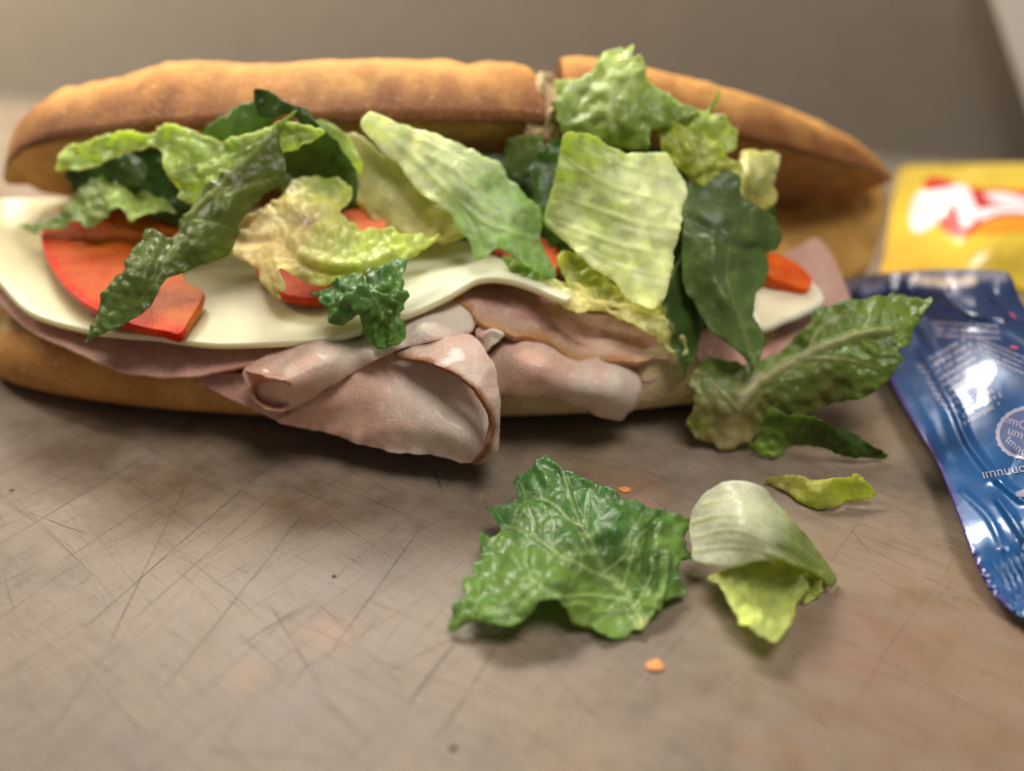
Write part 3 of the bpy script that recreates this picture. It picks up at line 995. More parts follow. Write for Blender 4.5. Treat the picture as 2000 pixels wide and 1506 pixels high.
def tomato(outline, ctrl, label, col=None, thick=0.26, sp=8, seed=1, **kw):
    c = dict(a=RED, b=ORG, n=0.5, ns=60, m=0.08)
    c["from"], c["to"] = outline[0], outline[len(outline) // 2]
    c.update(col or {})
    o = sheet("tomato_slice", outline, ctrl, TOM, sp=sp, thick=thick, col=c, seed=seed, buckle=(0.03, 40), crisp=True, **kw)
    tag(o, label, "tomato", "tomato slices on the cheese")


tomato([(82, 452), (84, 480), (96, 512), (118, 546), (150, 580), (190, 606), (240, 627), (290, 640), (330, 648), (352, 650), (372, 620), (397, 572), (370, 556), (350, 520), (360, 470), (330, 420), (260, 405), (170, 412), (110, 430)],
       [(82, 452, 3.95), (118, 546, 3.65), (190, 606, 3.5), (290, 640, 3.35), (352, 650, 3.3), (397, 572, 3.55), (350, 500, 3.85), (300, 420, 4.3), (170, 412, 4.25), (220, 520, 3.85), (300, 590, 3.6)],
       "big red tomato slice lying on the cheese at the left", dict(a=srgb(204, 100, 40), b=srgb(204, 78, 26), **{"from": (330, 470), "to": (130, 560)}),
       rind=[([(82, 452), (84, 480), (96, 512), (118, 546), (150, 580), (190, 606), (240, 627), (290, 640), (352, 650)], 17, SKIN)], seed=31)
tomato([(500, 500), (560, 505), (640, 500), (650, 540), (640, 575), (605, 582), (560, 574), (530, 560), (505, 535)],
       [(500, 500, 4.0), (640, 500, 4.15), (640, 575, 3.75), (560, 574, 3.7), (505, 535, 3.85)],
       "tomato slice peeping out under the yellow lettuce heart", dict(a=srgb(206, 72, 24), b=srgb(200, 60, 18)), seed=32)
tomato([(660, 425), (690, 408), (720, 406), (745, 420), (752, 440), (735, 455), (690, 455)],
       [(660, 425, 4.9), (720, 406, 5.1), (752, 440, 4.9), (690, 455, 4.7)],
       "small orange tomato bit behind the yellow lettuce heart", dict(a=srgb(232, 120, 76), b=srgb(230, 104, 60)), sp=6, seed=33)
tomato([(955, 470), (1040, 460), (1085, 480), (1092, 512), (1078, 526), (1040, 512), (995, 500), (962, 490)],
       [(955, 470, 4.4), (1092, 500, 4.3), (1078, 526, 4.1), (990, 500, 4.2), (1040, 460, 4.6)],
       "dark red tomato sliver beneath the long romaine leaf", dict(a=srgb(186, 44, 24), b=srgb(214, 80, 36)), sp=7, seed=34)
tomato([(1495, 498), (1530, 500), (1582, 538), (1578, 565), (1540, 556), (1497, 534)],
       [(1495, 498, 22.8), (1530, 500, 22.8), (1582, 538, 22.3), (1540, 556, 21.7), (1497, 534, 21.8)],
       "orange tomato wedge on the small cheese corner at right", dict(a=srgb(232, 98, 34), b=srgb(222, 84, 28)), sp=6, seed=35, thick=0.3)

# ------------------------------------------------------------------ lettuce
G_LT, G_MID, G_DK, G_OL = srgb(150, 176, 84), srgb(104, 144, 58), srgb(64, 92, 34), srgb(98, 120, 52)
G_YL, G_PALE, G_WH = srgb(190, 196, 84), srgb(206, 214, 158), srgb(228, 226, 192)
VEIN = srgb(190, 204, 140)


def leaf(outline, ctrl, label, a, b, frm, to, group="lettuce pieces in the sandwich", **kw):
    c = dict(a=a, b=b, n=kw.pop("n", 0.35), ns=kw.pop("ns", 60), m=kw.pop("m", 0.22), v=kw.pop("vc", VEIN), vk=kw.pop("vk", 0.6))
    c["from"], c["to"] = frm, to
    if "spots" in kw:
        c["spots"] = kw.pop("spots")
    if "rim" in kw:
        c["rim"], c["rw"] = kw.pop("rim"), 3
    par = kw.pop("parent", None)
    bk = kw.get("buckle", (0.08, 50))
    if par is None:
        kw["buckle"] = (max(bk[0] * 1.25, 0.08), bk[1])
        kw.setdefault("edge", (0.08, 24, 12))
    o = sheet(kw.pop("name", "lettuce_leaf"), outline, ctrl, LET, col=c, thick=kw.pop("thick", 0.028), parent=par, sp=kw.pop("sp", 6), **kw)
    if par is None:
        tag(o, label, "lettuce", group)
    return o


# -- left heap
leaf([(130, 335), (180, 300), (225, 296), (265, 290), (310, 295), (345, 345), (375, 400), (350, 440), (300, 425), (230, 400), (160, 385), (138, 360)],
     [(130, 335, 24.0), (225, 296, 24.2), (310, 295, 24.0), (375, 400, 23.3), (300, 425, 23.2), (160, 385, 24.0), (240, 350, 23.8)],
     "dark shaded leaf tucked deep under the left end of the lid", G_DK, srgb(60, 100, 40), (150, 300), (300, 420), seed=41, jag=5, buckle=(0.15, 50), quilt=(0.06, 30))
leaf([(28, 436), (60, 440), (100, 425), (130, 400), (150, 380), (170, 362), (200, 352), (230, 358), (262, 375), (280, 366), (305, 385), (335, 405), (345, 418), (300, 414), (270, 422), (255, 427), (240, 408), (222, 404), (205, 416), (190, 431), (165, 439), (150, 433), (110, 446), (75, 454), (50, 449)],
     [(28, 436, 23.8), (100, 430, 23.2), (150, 385, 23.3), (200, 352, 23.5), (262, 375, 23.0), (340, 415, 22.3), (240, 408, 22.2), (165, 438, 22.3), (75, 452, 23.2), (200, 390, 22.5)],
     "small frilled green leaf touching the top of the left tomato", srgb(136, 164, 84), srgb(168, 190, 104), (60, 440), (250, 400), seed=42, jag=5, buckle=(0.12, 40), quilt=(0.07, 24), edge=(0.1, 18, 14), sp=5)
leaf([(397, 262), (420, 238), (460, 213), (495, 197), (525, 200), (535, 225), (520, 245), (480, 262), (450, 275), (415, 285)],
     [(397, 262, 22.9), (460, 213, 22.8), (525, 200, 22.7), (520, 245, 22.6), (415, 285, 22.8), (460, 245, 22.5)],
     "smooth mid green leaf resting against the lid at the left", srgb(112, 146, 64), srgb(94, 130, 54), (400, 270), (520, 210), seed=43, buckle=(0.05, 50), quilt=(0.03, 40), jag=2)
leaf([(116, 332), (119, 302), (126, 283), (165, 281), (185, 268), (203, 263), (222, 264), (238, 258), (280, 263), (308, 254), (360, 252), (402, 263), (425, 271), (470, 264), (520, 242), (560, 236), (600, 246), (632, 258), (602, 277), (567, 291), (550, 296), (490, 322), (440, 352), (400, 387),
      (372, 400), (350, 387), (330, 352), (322, 322), (312, 292), (290, 286), (250, 296), (215, 314), (180, 326), (140, 330)],
     [(116, 332, 23.4), (126, 283, 23.5), (203, 263, 23.2), (308, 254, 22.9), (402, 263, 22.5), (520, 242, 22.0), (632, 258, 21.6), (567, 291, 21.6), (440, 352, 21.5), (372, 400, 21.4), (322, 322, 22.0), (250, 296, 22.9), (180, 326, 23.2), (400, 310, 21.9), (480, 285, 21.8)],
     "ruffled light green leaf spread across the left mouth of the roll", srgb(184, 202, 116), srgb(164, 186, 92), (130, 300), (520, 280), seed=44, jag=5, buckle=(0.16, 46), quilt=(0.10, 34), edge=(0.14, 26, 14), sp=5,
     veins=[([(630, 258), (560, 270), (470, 295), (380, 320), (330, 340)], 6, 0.05), ([(430, 300), (400, 350), (375, 395)], 4, 0.04), ([(360, 300), (300, 268)], 4, .04)], rim=srgb(206, 214, 140))
leaf([(495, 176), (525, 178), (548, 193), (566, 204), (590, 211), (615, 233), (642, 259), (667, 285), (685, 311), (692, 342), (697, 378), (690, 398), (672, 372), (640, 362), (600, 352), (560, 340), (545, 310), (570, 285), (595, 262), (590, 240), (570, 226), (555, 223), (530, 229), (505, 223), (498, 200)],
     [(495, 176, 22.4), (548, 193, 22.3), (530, 229, 22.1), (590, 211, 22.2), (642, 259, 22.1), (692, 342, 21.8), (690, 398, 21.5), (600, 352, 22.6), (545, 310, 22.6), (590, 250, 22.2), (640, 320, 22.4)],
     "glossy dark green leaf arching over with an upright pointed flag", srgb(66, 94, 34), srgb(80, 110, 40), (520, 190), (680, 340), seed=45, buckle=(0.07, 50), quilt=(0.03, 36), sp=5, jag=1.5, ridges=[([(560, 205), (610, 240), (660, 300), (690, 360)], 12, 0.08)])
leaf([(582, 214), (540, 246), (500, 277), (482, 298), (455, 316), (420, 347), (392, 371), (371, 403), (350, 431), (338, 455), (320, 458), (287, 446), (280, 465), (259, 496), (238, 528), (210, 563), (190, 600), (182, 632), (165, 668), (190, 660), (230, 640), (266, 620), (293, 598), (307, 570), (325, 546),
      (350, 536), (392, 522), (420, 511), (448, 498), (462, 470), (470, 440), (490, 408), (522, 379), (546, 364), (557, 340), (556, 308), (547, 277), (547, 258), (562, 236)],
     [(582, 214, 22.0), (500, 277, 21.4), (420, 347, 20.8), (371, 403, 20.4), (336, 455, 20.0), (287, 446, 20.1), (238, 528, 19.3), (190, 600, 18.75), (165, 668, 18.1), (230, 640, 18.2), (293, 598, 18.6), (350, 536, 19.2), (448, 498, 19.8), (490, 408, 20.6), (557, 340, 21.2), (547, 260, 21.7),
      (450, 400, 20.1), (270, 540, 18.8), (380, 480, 19.4)],
     "long olive leaf blade hanging diagonally over the left tomato", srgb(106, 116, 48), srgb(96, 120, 50), (560, 240), (220, 620), seed=46, jag=1.8, buckle=(0.05, 60), quilt=(0.035, 26), sp=5,
     veins=[([(575, 218), (500, 290), (420, 365), (365, 425), (330, 490), (310, 545), (270, 590)], 5, 0.05), ([(440, 380), (500, 360), (550, 345)], 3, .02), ([(380, 430), (430, 440), (460, 450)], 3, .02)], vc=srgb(176, 190, 118),
     ridges=[([(325, 470), (300, 530), (290, 590)], 9, -0.10), ([(250, 520), (215, 590), (180, 655)], 10, 0.06)], fn=lambda p, de: 0.035 * np.clip((p[:, 1] - 440) / 120, 0, 1) * np.clip(worley(p, 24, 3) * 2, 0, 1))

# -- centre
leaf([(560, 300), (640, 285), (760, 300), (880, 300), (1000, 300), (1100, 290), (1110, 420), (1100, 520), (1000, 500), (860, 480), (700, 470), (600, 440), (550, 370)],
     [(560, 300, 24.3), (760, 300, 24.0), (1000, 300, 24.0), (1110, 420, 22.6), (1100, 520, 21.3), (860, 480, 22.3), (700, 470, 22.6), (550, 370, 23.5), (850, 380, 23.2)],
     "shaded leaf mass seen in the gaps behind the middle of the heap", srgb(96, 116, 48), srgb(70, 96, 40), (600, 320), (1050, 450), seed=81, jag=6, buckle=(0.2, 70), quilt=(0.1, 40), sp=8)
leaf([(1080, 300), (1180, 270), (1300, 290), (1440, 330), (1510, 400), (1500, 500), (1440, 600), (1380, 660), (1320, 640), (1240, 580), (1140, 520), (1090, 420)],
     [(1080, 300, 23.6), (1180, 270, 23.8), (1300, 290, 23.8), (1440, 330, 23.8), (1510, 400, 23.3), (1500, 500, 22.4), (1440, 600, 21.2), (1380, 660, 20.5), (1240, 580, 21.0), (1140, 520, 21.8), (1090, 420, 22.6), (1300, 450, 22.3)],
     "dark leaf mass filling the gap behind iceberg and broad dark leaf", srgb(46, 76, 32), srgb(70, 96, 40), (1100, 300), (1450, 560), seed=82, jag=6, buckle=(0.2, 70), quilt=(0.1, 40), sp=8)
leaf([(455, 449), (481, 425), (523, 396), (558, 366), (572, 341), (625, 347), (675, 355), (688, 376), (683, 394), (662, 411), (678, 432), (699, 446), (724, 450), (762, 445), (787, 456), (815, 454), (833, 463), (856, 463), (840, 478), (798, 503), (770, 517), (717, 536), (675, 546), (625, 559), (583, 545),
      (560, 530), (545, 526), (553, 545), (556, 560), (551, 570), (540, 566), (546, 586), (528, 573), (505, 546), (492, 517), (463, 502), (449, 477)],
     [(449, 477, 20.4), (481, 425, 21.0), (572, 341, 21.9), (688, 376, 21.6), (678, 432, 20.8), (762, 445, 20.6), (856, 463, 20.6), (770, 517, 19.6), (675, 546, 19.2), (583, 545, 19.25), (546, 586, 18.8), (492, 517, 19.6), (560, 450, 20.2), (640, 490, 19.6), (720, 490, 19.7), (600, 400, 21.0), (555, 545, 19.0)],
     "yellow and cream lettuce heart piece in the middle of the heap", srgb(216, 204, 160), srgb(184, 196, 96), (490, 450), (720, 490), n=0.3, seed=47, jag=4, buckle=(0.10, 44), quilt=(0.07, 22), edge=(0.08, 22, 12), sp=5,
     spots=[(604, 434, 12, srgb(120, 72, 46)), (640, 345, 40, srgb(166, 186, 74))], ridges=[([(470, 470), (540, 470), (600, 520), (690, 536)], 8, -0.14), ([(580, 500), (680, 520), (780, 490)], 14, 0.12), ([(560, 380), (600, 440), (680, 450)], 12, 0.10)],
     veins=[([(500, 540), (560, 470), (620, 420), (660, 380)], 7, 0.05)], vc=srgb(224, 214, 170))
leaf([(655, 255), (700, 268), (730, 290), (780, 325), (805, 352), (850, 395), (890, 428), (905, 458), (860, 468), (790, 458), (745, 440), (708, 402), (690, 380), (690, 340), (668, 292)],
     [(655, 255, 23.2), (730, 290, 22.9), (805, 352, 22.5), (905, 458, 21.3), (790, 458, 21.3), (708, 402, 22.0), (690, 340, 22.6), (760, 390, 22.0)],
     "broad pale stalk piece standing behind the long romaine leaf", srgb(196, 194, 138), srgb(190, 184, 110), (680, 280), (840, 440), seed=48, buckle=(0.05, 70), sp=6, thick=0.14, m=0.1)
leaf([(704, 240), (722, 221), (752, 230), (805, 249), (858, 266), (910, 287), (953, 308), (977, 322), (993, 351), (1018, 375), (1052, 406), (1060, 432), (1057, 467), (1071, 505), (1085, 542), (1062, 542), (1026, 521), (995, 492), (970, 485), (949, 501), (928, 503), (917, 468), (893, 447), (882, 422),
      (854, 397), (822, 376), (798, 348), (780, 320), (752, 299), (727, 274)],
     [(704, 240, 22.6), (752, 230, 22.6), (858, 266, 22.4), (977, 322, 22.2), (1052, 406, 21.4), (1085, 542, 20.0), (995, 492, 20.2), (928, 503, 20.0), (882, 422, 20.9), (798, 348, 21.7), (727, 274, 22.4), (900, 350, 21.3), (980, 430, 20.8)],
     "long pale romaine leaf sloping down across the middle", srgb(224, 226, 198), srgb(136, 174, 84), (780, 260), (1030, 490), n=0.3, seed=49, jag=2.2, buckle=(0.06, 60), quilt=(0.02, 40), sp=5,
     veins=[([(715, 235), (800, 300), (880, 380), (960, 440), (1055, 465)], 8, 0.06), ([(830, 300), (900, 340), (970, 400), (1040, 430)], 5, 0.04), ([(760, 250), (860, 290), (960, 340)], 5, .04), ([(850, 370), (900, 410), (940, 480)], 4, .04)], vc=srgb(206, 216, 164), edge=(0.06, 24, 12))
leaf([(986, 285), (1010, 272), (1056, 268), (1060, 300), (1040, 330), (1015, 352), (990, 335)],
     [(986, 285, 23.3), (1056, 268, 23.2), (1040, 330, 22.8), (990, 335, 23.0)],
     "blurred olive leaf bit under the break in the lid", srgb(120, 140, 66), srgb(84, 110, 58), (1000, 275), (1020, 340), seed=50, jag=4, buckle=(0.1, 30), sp=5)
leaf([(1096, 272), (1060, 290), (1037, 328), (1040, 365), (1050, 400), (1062, 450), (1078, 480), (1100, 460), (1100, 400), (1105, 330)],
     [(1096, 272, 22.9), (1037, 328, 22.4), (1040, 365, 22.0), (1062, 450, 21.2), (1100, 460, 21.2), (1105, 330, 22.6)],
     "narrow dark green leaf wedged between romaine and iceberg", srgb(64, 100, 34), srgb(82, 120, 40), (1050, 300), (1070, 450), seed=51, buckle=(0.06, 40), sp=5)
leaf([(600, 570), (615, 565), (645, 557), (667, 545), (690, 535), (704, 534), (713, 543), (722, 531), (740, 522), (765, 511), (780, 504), (790, 504), (793, 516), (789, 532), (783, 541), (788, 553), (788, 567), (796, 577), (794, 595), (785, 612), (779, 621), (787, 628), (791, 640), (788, 660), (773, 673), (757, 676), (742, 681),
      (730, 671), (715, 659), (708, 647), (703, 632), (694, 620), (678, 629), (666, 638), (650, 631), (640, 618), (641, 603), (629, 592), (623, 579)],
     [(600, 570, 18.9), (667, 545, 18.9), (704, 534, 19.0), (780, 504, 19.5), (793, 530, 19.1), (794, 595, 18.5), (788, 650, 18.05), (742, 681, 17.9), (708, 647, 18.1), (666, 638, 18.15), (640, 610, 18.3), (700, 590, 18.0), (750, 600, 18.05), (740, 550, 18.6)],
     "small crumpled dark green frill hanging over the cheese edge", srgb(90, 132, 70), srgb(104, 146, 62), (650, 560), (770, 660), seed=52, jag=2.5, buckle=(0.08, 30), quilt=(0.08, 20), edge=(0.10, 16, 9), sp=3.5,
     ridges=[([(650, 625), (680, 590), (715, 570), (745, 580), (770, 600)], 7, 0.20), ([(712, 545), (722, 570), (760, 570)], 5, -0.14), ([(660, 600), (690, 610), (700, 630)], 6, -0.12), ([(745, 620), (735, 650), (742, 676)], 5, 0.14), ([(760, 610), (765, 640), (762, 672)], 5, 0.12), ([(752, 640), (753, 672)], 4, -0.12), ([(730, 540), (760, 525), (785, 515)], 8, .1)],
     veins=[([(760, 640), (740, 600), (730, 560)], 3, 0.02)], vk=0.3)

# -- right of centre
leaf([(1040, 540), (1080, 545), (1120, 560), (1170, 575), (1240, 590), (1290, 605), (1320, 640), (1325, 665), (1290, 655), (1250, 640), (1240, 615), (1190, 605), (1150, 605), (1135, 590), (1090, 570)],
     [(1040, 540, 20.3), (1120, 560, 20.1), (1240, 590, 19.9), (1320, 640, 19.7), (1290, 655, 19.4), (1190, 605, 19.6), (1135, 590, 19.7)],
     "thin cream lettuce shred lying along the ham", srgb(212, 208, 140), srgb(216, 206, 150), (1040, 540), (1300, 640), seed=53, jag=4, buckle=(0.1, 30), sp=5, thick=0.07, ridges=[([(1060, 550), (1150, 590), (1260, 600)], 6, 0.08)])
leaf([(1090, 500), (1130, 490), (1180, 530), (1230, 570), (1280, 590), (1310, 560), (1325, 600), (1290, 615), (1220, 605), (1165, 595), (1125, 580), (1105, 545)],
     [(1090, 500, 20.6), (1180, 530, 20.4), (1310, 560, 20.4), (1325, 600, 19.9), (1220, 605, 19.6), (1125, 580, 19.9)],
     "yellow green lettuce scrap peeking below the iceberg piece", srgb(176, 186, 76), srgb(200, 200, 112), (1110, 510), (1290, 600), seed=54, jag=4, buckle=(0.1, 34), quilt=(0.05, 24), sp=5)
leaf([(1093, 160), (1122, 147), (1154, 132), (1168, 108), (1194, 90), (1233, 86), (1236, 112), (1255, 126), (1260, 150), (1284, 164), (1302, 186), (1341, 204), (1378, 209), (1404, 176), (1394, 216), (1364, 220), (1338, 231), (1314, 244), (1290, 250), (1266, 256), (1266, 290), (1230, 292), (1183, 280), (1150, 276), (1104, 280),
      (1093, 240), (1088, 203)],
     [(1093, 160, 24.2), (1168, 108, 24.4), (1233, 86, 24.6), (1260, 150, 23.7), (1341, 204, 23.5), (1404, 176, 24.0), (1314, 244, 22.9), (1266, 290, 22.6), (1183, 280, 22.7), (1104, 280, 22.9), (1090, 210, 23.6), (1190, 180, 23.3), (1200, 235, 22.8)],
     "tall frilly bright green leaf rising above the lid at the break", srgb(182, 200, 126), srgb(128, 152, 58), (1200, 110), (1200, 260), seed=55, jag=7, buckle=(0.20, 60), quilt=(0.06, 46), edge=(0.16, 26, 16), sp=5,
     veins=[([(1200, 275), (1190, 210), (1205, 150), (1215, 100)], 5, 0.04)])
leaf([(1283, 246), (1319, 239), (1355, 246), (1387, 268), (1405, 293), (1418, 307), (1441, 318), (1447, 340), (1420, 360), (1380, 362), (1345, 350), (1325, 330), (1300, 310), (1290, 275)],
     [(1283, 246, 23.1), (1355, 246, 23.0), (1441, 318, 22.6), (1420, 360, 22.2), (1345, 350, 22.2), (1300, 310, 22.5), (1370, 300, 22.3)],
     "yellow green crinkled leaf beside the tall frilly one", srgb(160, 172, 56), srgb(182, 190, 96), (1300, 250), (1430, 330), seed=56, jag=5, buckle=(0.14, 36), quilt=(0.1, 26), edge=(0.1, 20, 12), sp=5)
leaf([(1446, 306), (1463, 293), (1516, 296), (1524, 318), (1515, 358), (1518, 385), (1496, 410), (1466, 405), (1443, 385)],
     [(1446, 306, 23.4), (1516, 296, 23.5), (1518, 385, 22.6), (1466, 405, 22.4), (1443, 385, 22.5), (1485, 345, 22.7)],
     "pale square cut leaf piece against the toasted inside at right", srgb(184, 182, 102), srgb(196, 196, 132), (1450, 380), (1510, 300), seed=57, jag=3, buckle=(0.06, 40), sp=5, ridges=[([(1460, 300), (1465, 395)], 8, .05)])
leaf([(1101, 268), (1125, 263), (1150, 266), (1174, 274), (1202, 291), (1248, 300), (1300, 300), (1314, 320), (1338, 348), (1340, 384), (1328, 436), (1320, 490), (1303, 562), (1281, 600), (1248, 595), (1220, 577), (1202, 549), (1165, 527), (1133, 498), (1093, 463), (1066, 440), (1068, 411), (1079, 368), (1090, 325)],
     [(1101, 268, 21.9), (1174, 274, 22.0), (1248, 300, 21.9), (1314, 320, 22.0), (1340, 384, 21.3), (1320, 490, 20.3), (1281, 600, 19.4), (1202, 549, 19.7), (1133, 498, 20.2), (1066, 440, 21.1), (1080, 350, 21.6), (1200, 400, 20.7), (1250, 480, 20.0), (1290, 400, 20.9), (1140, 430, 20.8)],
     "big pale iceberg piece facing forward in the centre right", srgb(176, 190, 104), srgb(228, 230, 200), (1080, 340), (1280, 470), n=0.5, ns=80, seed=58, jag=2.5, buckle=(0.07, 50), quilt=(0.03, 40), sp=5, m=0.14,
     veins=[([(1330, 400), (1240, 380), (1150, 340), (1095, 300)], 6, 0.05), ([(1325, 450), (1230, 430), (1140, 400), (1080, 380)], 6, 0.06), ([(1310, 500), (1220, 480), (1130, 450), (1080, 430)], 6, 0.06), ([(1300, 540), (1210, 520), (1150, 490), (1110, 470)], 5, 0.05), ([(1320, 350), (1240, 330), (1170, 290)], 5, 0.05)], vc=srgb(220, 224, 178), vk=0.45,
     fn=lambda p, de: 0.025 * np.sin((p[:, 1] * 0.9 - p[:, 0] * 0.35) / 8 + 2 * fbm(p, 70, 6)))
leaf([(1334, 498), (1322, 510), (1310, 540), (1292, 570), (1295, 600), (1307, 632), (1319, 676), (1326, 720), (1337, 744), (1345, 710), (1356, 697), (1368, 650), (1385, 610), (1380, 560), (1350, 520)],
     [(1334, 498, 20.9), (1292, 570, 19.9), (1307, 632, 19.4), (1337, 744, 18.9), (1356, 697, 19.3), (1385, 610, 20.2), (1350, 520, 20.9)],
     "narrow dark leaf strip hanging left of the broad dark leaf", srgb(60, 84, 38), srgb(76, 108, 48), (1340, 500), (1330, 740), seed=59, buckle=(0.06, 40), sp=5, rim=srgb(120, 140, 66))
leaf([(1346, 356), (1373, 337), (1409, 334), (1443, 341), (1446, 372), (1466, 397), (1488, 408), (1510, 418), (1521, 447), (1521, 483), (1504, 494), (1500, 530), (1490, 558), (1473, 575), (1472, 624), (1487, 640), (1491, 672), (1479, 697), (1467, 728), (1457, 703), (1442, 688), (1418, 667), (1394, 652), (1375, 627), (1354, 591),
      (1336, 558), (1334, 510), (1336, 450), (1333, 393)],
     [(1346, 356, 22.2), (1409, 334, 22.3), (1446, 372, 22.0), (1521, 447, 21.5), (1504, 494, 21.1), (1473, 575, 20.1), (1491, 672, 19.1), (1467, 728, 18.7), (1418, 667, 19.0), (1354, 591, 19.7), (1334, 510, 20.4), (1336, 420, 21.2), (1410, 500, 20.2), (1420, 590, 19.4), (1420, 420, 21.2)],
     "broad dark green leaf drooping in front of the right end", srgb(94, 116, 62), srgb(108, 136, 72), (1400, 360), (1440, 640), seed=60, jag=1.5, buckle=(0.07, 60), quilt=(0.03, 44), sp=5,
     ridges=[([(1345, 420), (1390, 450), (1440, 480), (1500, 490)], 10, -0.12), ([(1390, 470), (1400, 560), (1460, 650), (1475, 710)], 16, 0.10)], veins=[([(1472, 715), (1440, 620), (1420, 520), (1440, 430)], 4, 0.03)], vk=0.25, spots=[(1390, 430, 40, srgb(96, 112, 76))])

leaf([(985, 500), (1030, 515), (1080, 545), (1125, 575), (1150, 592), (1138, 604), (1090, 588), (1040, 560), (1000, 530)],
     [(985, 500, 20.6), (1080, 545, 20.0), (1150, 592, 19.3), (1090, 588, 19.4), (1000, 530, 20.2)],
     "slender pale green shred lying on the right cheese edge", srgb(150, 176, 92), srgb(214, 210, 156), (1000, 510), (1130, 590), seed=83, jag=3, sp=4, thick=0.05, buckle=(0.08, 30))
leaf([(1180, 596), (1230, 600), (1290, 618), (1330, 650), (1340, 690), (1318, 690), (1290, 664), (1250, 640), (1210, 622)],
     [(1180, 596, 19.7), (1290, 618, 19.5), (1340, 690, 19.2), (1290, 664, 19.2), (1210, 622, 19.4)],
     "ragged cream shred trailing below the iceberg piece", srgb(216, 212, 160), srgb(204, 204, 132), (1200, 600), (1330, 680), seed=84, jag=5, sp=4, thick=0.05, buckle=(0.14, 26))
leaf([(212, 312), (240, 300), (272, 306), (286, 330), (272, 362), (240, 360), (218, 340)],
     [(212, 312, 23.5), (272, 306, 23.3), (286, 330, 23.0), (240, 360, 22.9), (245, 330, 23.0)],
     "small round dark leaf inside the left mouth of the roll", srgb(52, 80, 32), srgb(84, 112, 46), (220, 310), (270, 355), seed=85, jag=3, sp=4)
leaf([(600, 250), (640, 238), (672, 262), (700, 300), (706, 340), (690, 330), (660, 300), (630, 285), (605, 275)],
     [(600, 250, 22.9), (672, 262, 22.7), (706, 340, 22.2), (660, 300, 22.4), (605, 275, 22.7)],
     "thin bright leaf sliver behind the glossy arching leaf", srgb(150, 172, 82), srgb(178, 192, 110), (610, 250), (700, 330), seed=86, jag=4, sp=4)
leaf([(1255, 190), (1290, 178), (1330, 200), (1372, 214), (1420, 238), (1440, 275), (1425, 300), (1390, 290), (1350, 262), (1300, 250), (1262, 232)],
     [(1255, 190, 23.9), (1330, 200, 23.7), (1420, 238, 23.5), (1425, 300, 23.0), (1350, 262, 23.1), (1262, 232, 23.4)],
     "ruffled green leaf spilling right over the lid edge", srgb(168, 188, 106), srgb(178, 192, 106), (1270, 200), (1420, 280), seed=87, jag=6, sp=4, buckle=(0.2, 40), quilt=(0.08, 30), edge=(0.15, 22, 14))
# -- right leaf with thick midrib, leaning on the board
leaf([(1484, 852), (1500, 800), (1550, 812), (1604, 815), (1626, 832), (1672, 850), (1732, 890), (1700, 894), (1655, 892), (1610, 876), (1552, 870), (1516, 893), (1484, 890), (1458, 872)],
     [(1458, 872, 0.25), (1484, 890, 0.12), (1516, 893, 0.12), (1552, 868, 0.35), (1655, 890, 0.25), (1732, 890, 0.2), (1672, 850, 0.8), (1604, 815, 1.3), (1500, 800, 1.3)],
     "dark leaf scrap lying on the board under the upright leaf", srgb(72, 98, 36), srgb(118, 150, 54), (1640, 860), (1490, 880), seed=61, jag=4, buckle=(0.1, 40), quilt=(0.06, 26), sp=5, zmin=0.06, spots=[(1502, 884, 18, srgb(140, 176, 54))], group="loose lettuce on the board")
leaf([(1820, 588), (1790, 584), (1754, 572), (1718, 575), (1679, 591), (1625, 594), (1592, 601), (1580, 630), (1565, 648), (1535, 669), (1511, 687), (1484, 698), (1460, 704), (1430, 707), (1400, 703), (1372, 706), (1350, 729), (1346, 752), (1356, 774), (1350, 806), (1340, 829), (1355, 853), (1385, 868), (1430, 880), (1460, 868), (1482, 850),
      (1510, 830), (1550, 818), (1604, 797), (1640, 784), (1694, 772), (1730, 745), (1748, 727), (1764, 700), (1753, 685), (1779, 667), (1782, 642), (1800, 621)],
     [(1820, 588, 19.6), (1754, 572, 20.2), (1679, 591, 20.1), (1592, 601, 20.2), (1511, 687, 19.6), (1430, 707, 19.4), (1372, 706, 19.3), (1346, 760, 18.9), (1340, 829, 18.5), (1385, 868, 18.3), (1430, 880, 0.12), (1482, 850, 18.3), (1550, 818, 18.5), (1640, 784, 18.3), (1730, 745, 18.3), (1782, 642, 19.0),
      (1440, 800, 18.3), (1500, 735, 18.75), (1600, 680, 19.1), (1700, 640, 19.2)],
     "upright green leaf with a thick cream midrib beside the blue packet", srgb(160, 152, 96), srgb(108, 134, 48), (1400, 840), (1530, 720), n=0.25, seed=62, jag=4, buckle=(0.12, 60), quilt=(0.055, 34), edge=(0.12, 26, 16), sp=5, zmin=0.06,
     veins=[([(1420, 872), (1440, 810), (1470, 755), (1530, 710), (1620, 668), (1740, 640)], 16, 0.14), ([(1490, 740), (1560, 690), (1600, 640), (1660, 605)], 5, 0.05), ([(1560, 695), (1640, 700), (1720, 720)], 4, .04), ([(1440, 800), (1390, 740)], 5, .04)], vc=srgb(190, 180, 142), vk=0.8,
     spots=[(1600, 760, 60, srgb(112, 108, 50)), (1395, 735, 40, srgb(92, 130, 44)), (1360, 830, 25, srgb(134, 150, 56))], group="loose lettuce on the board")
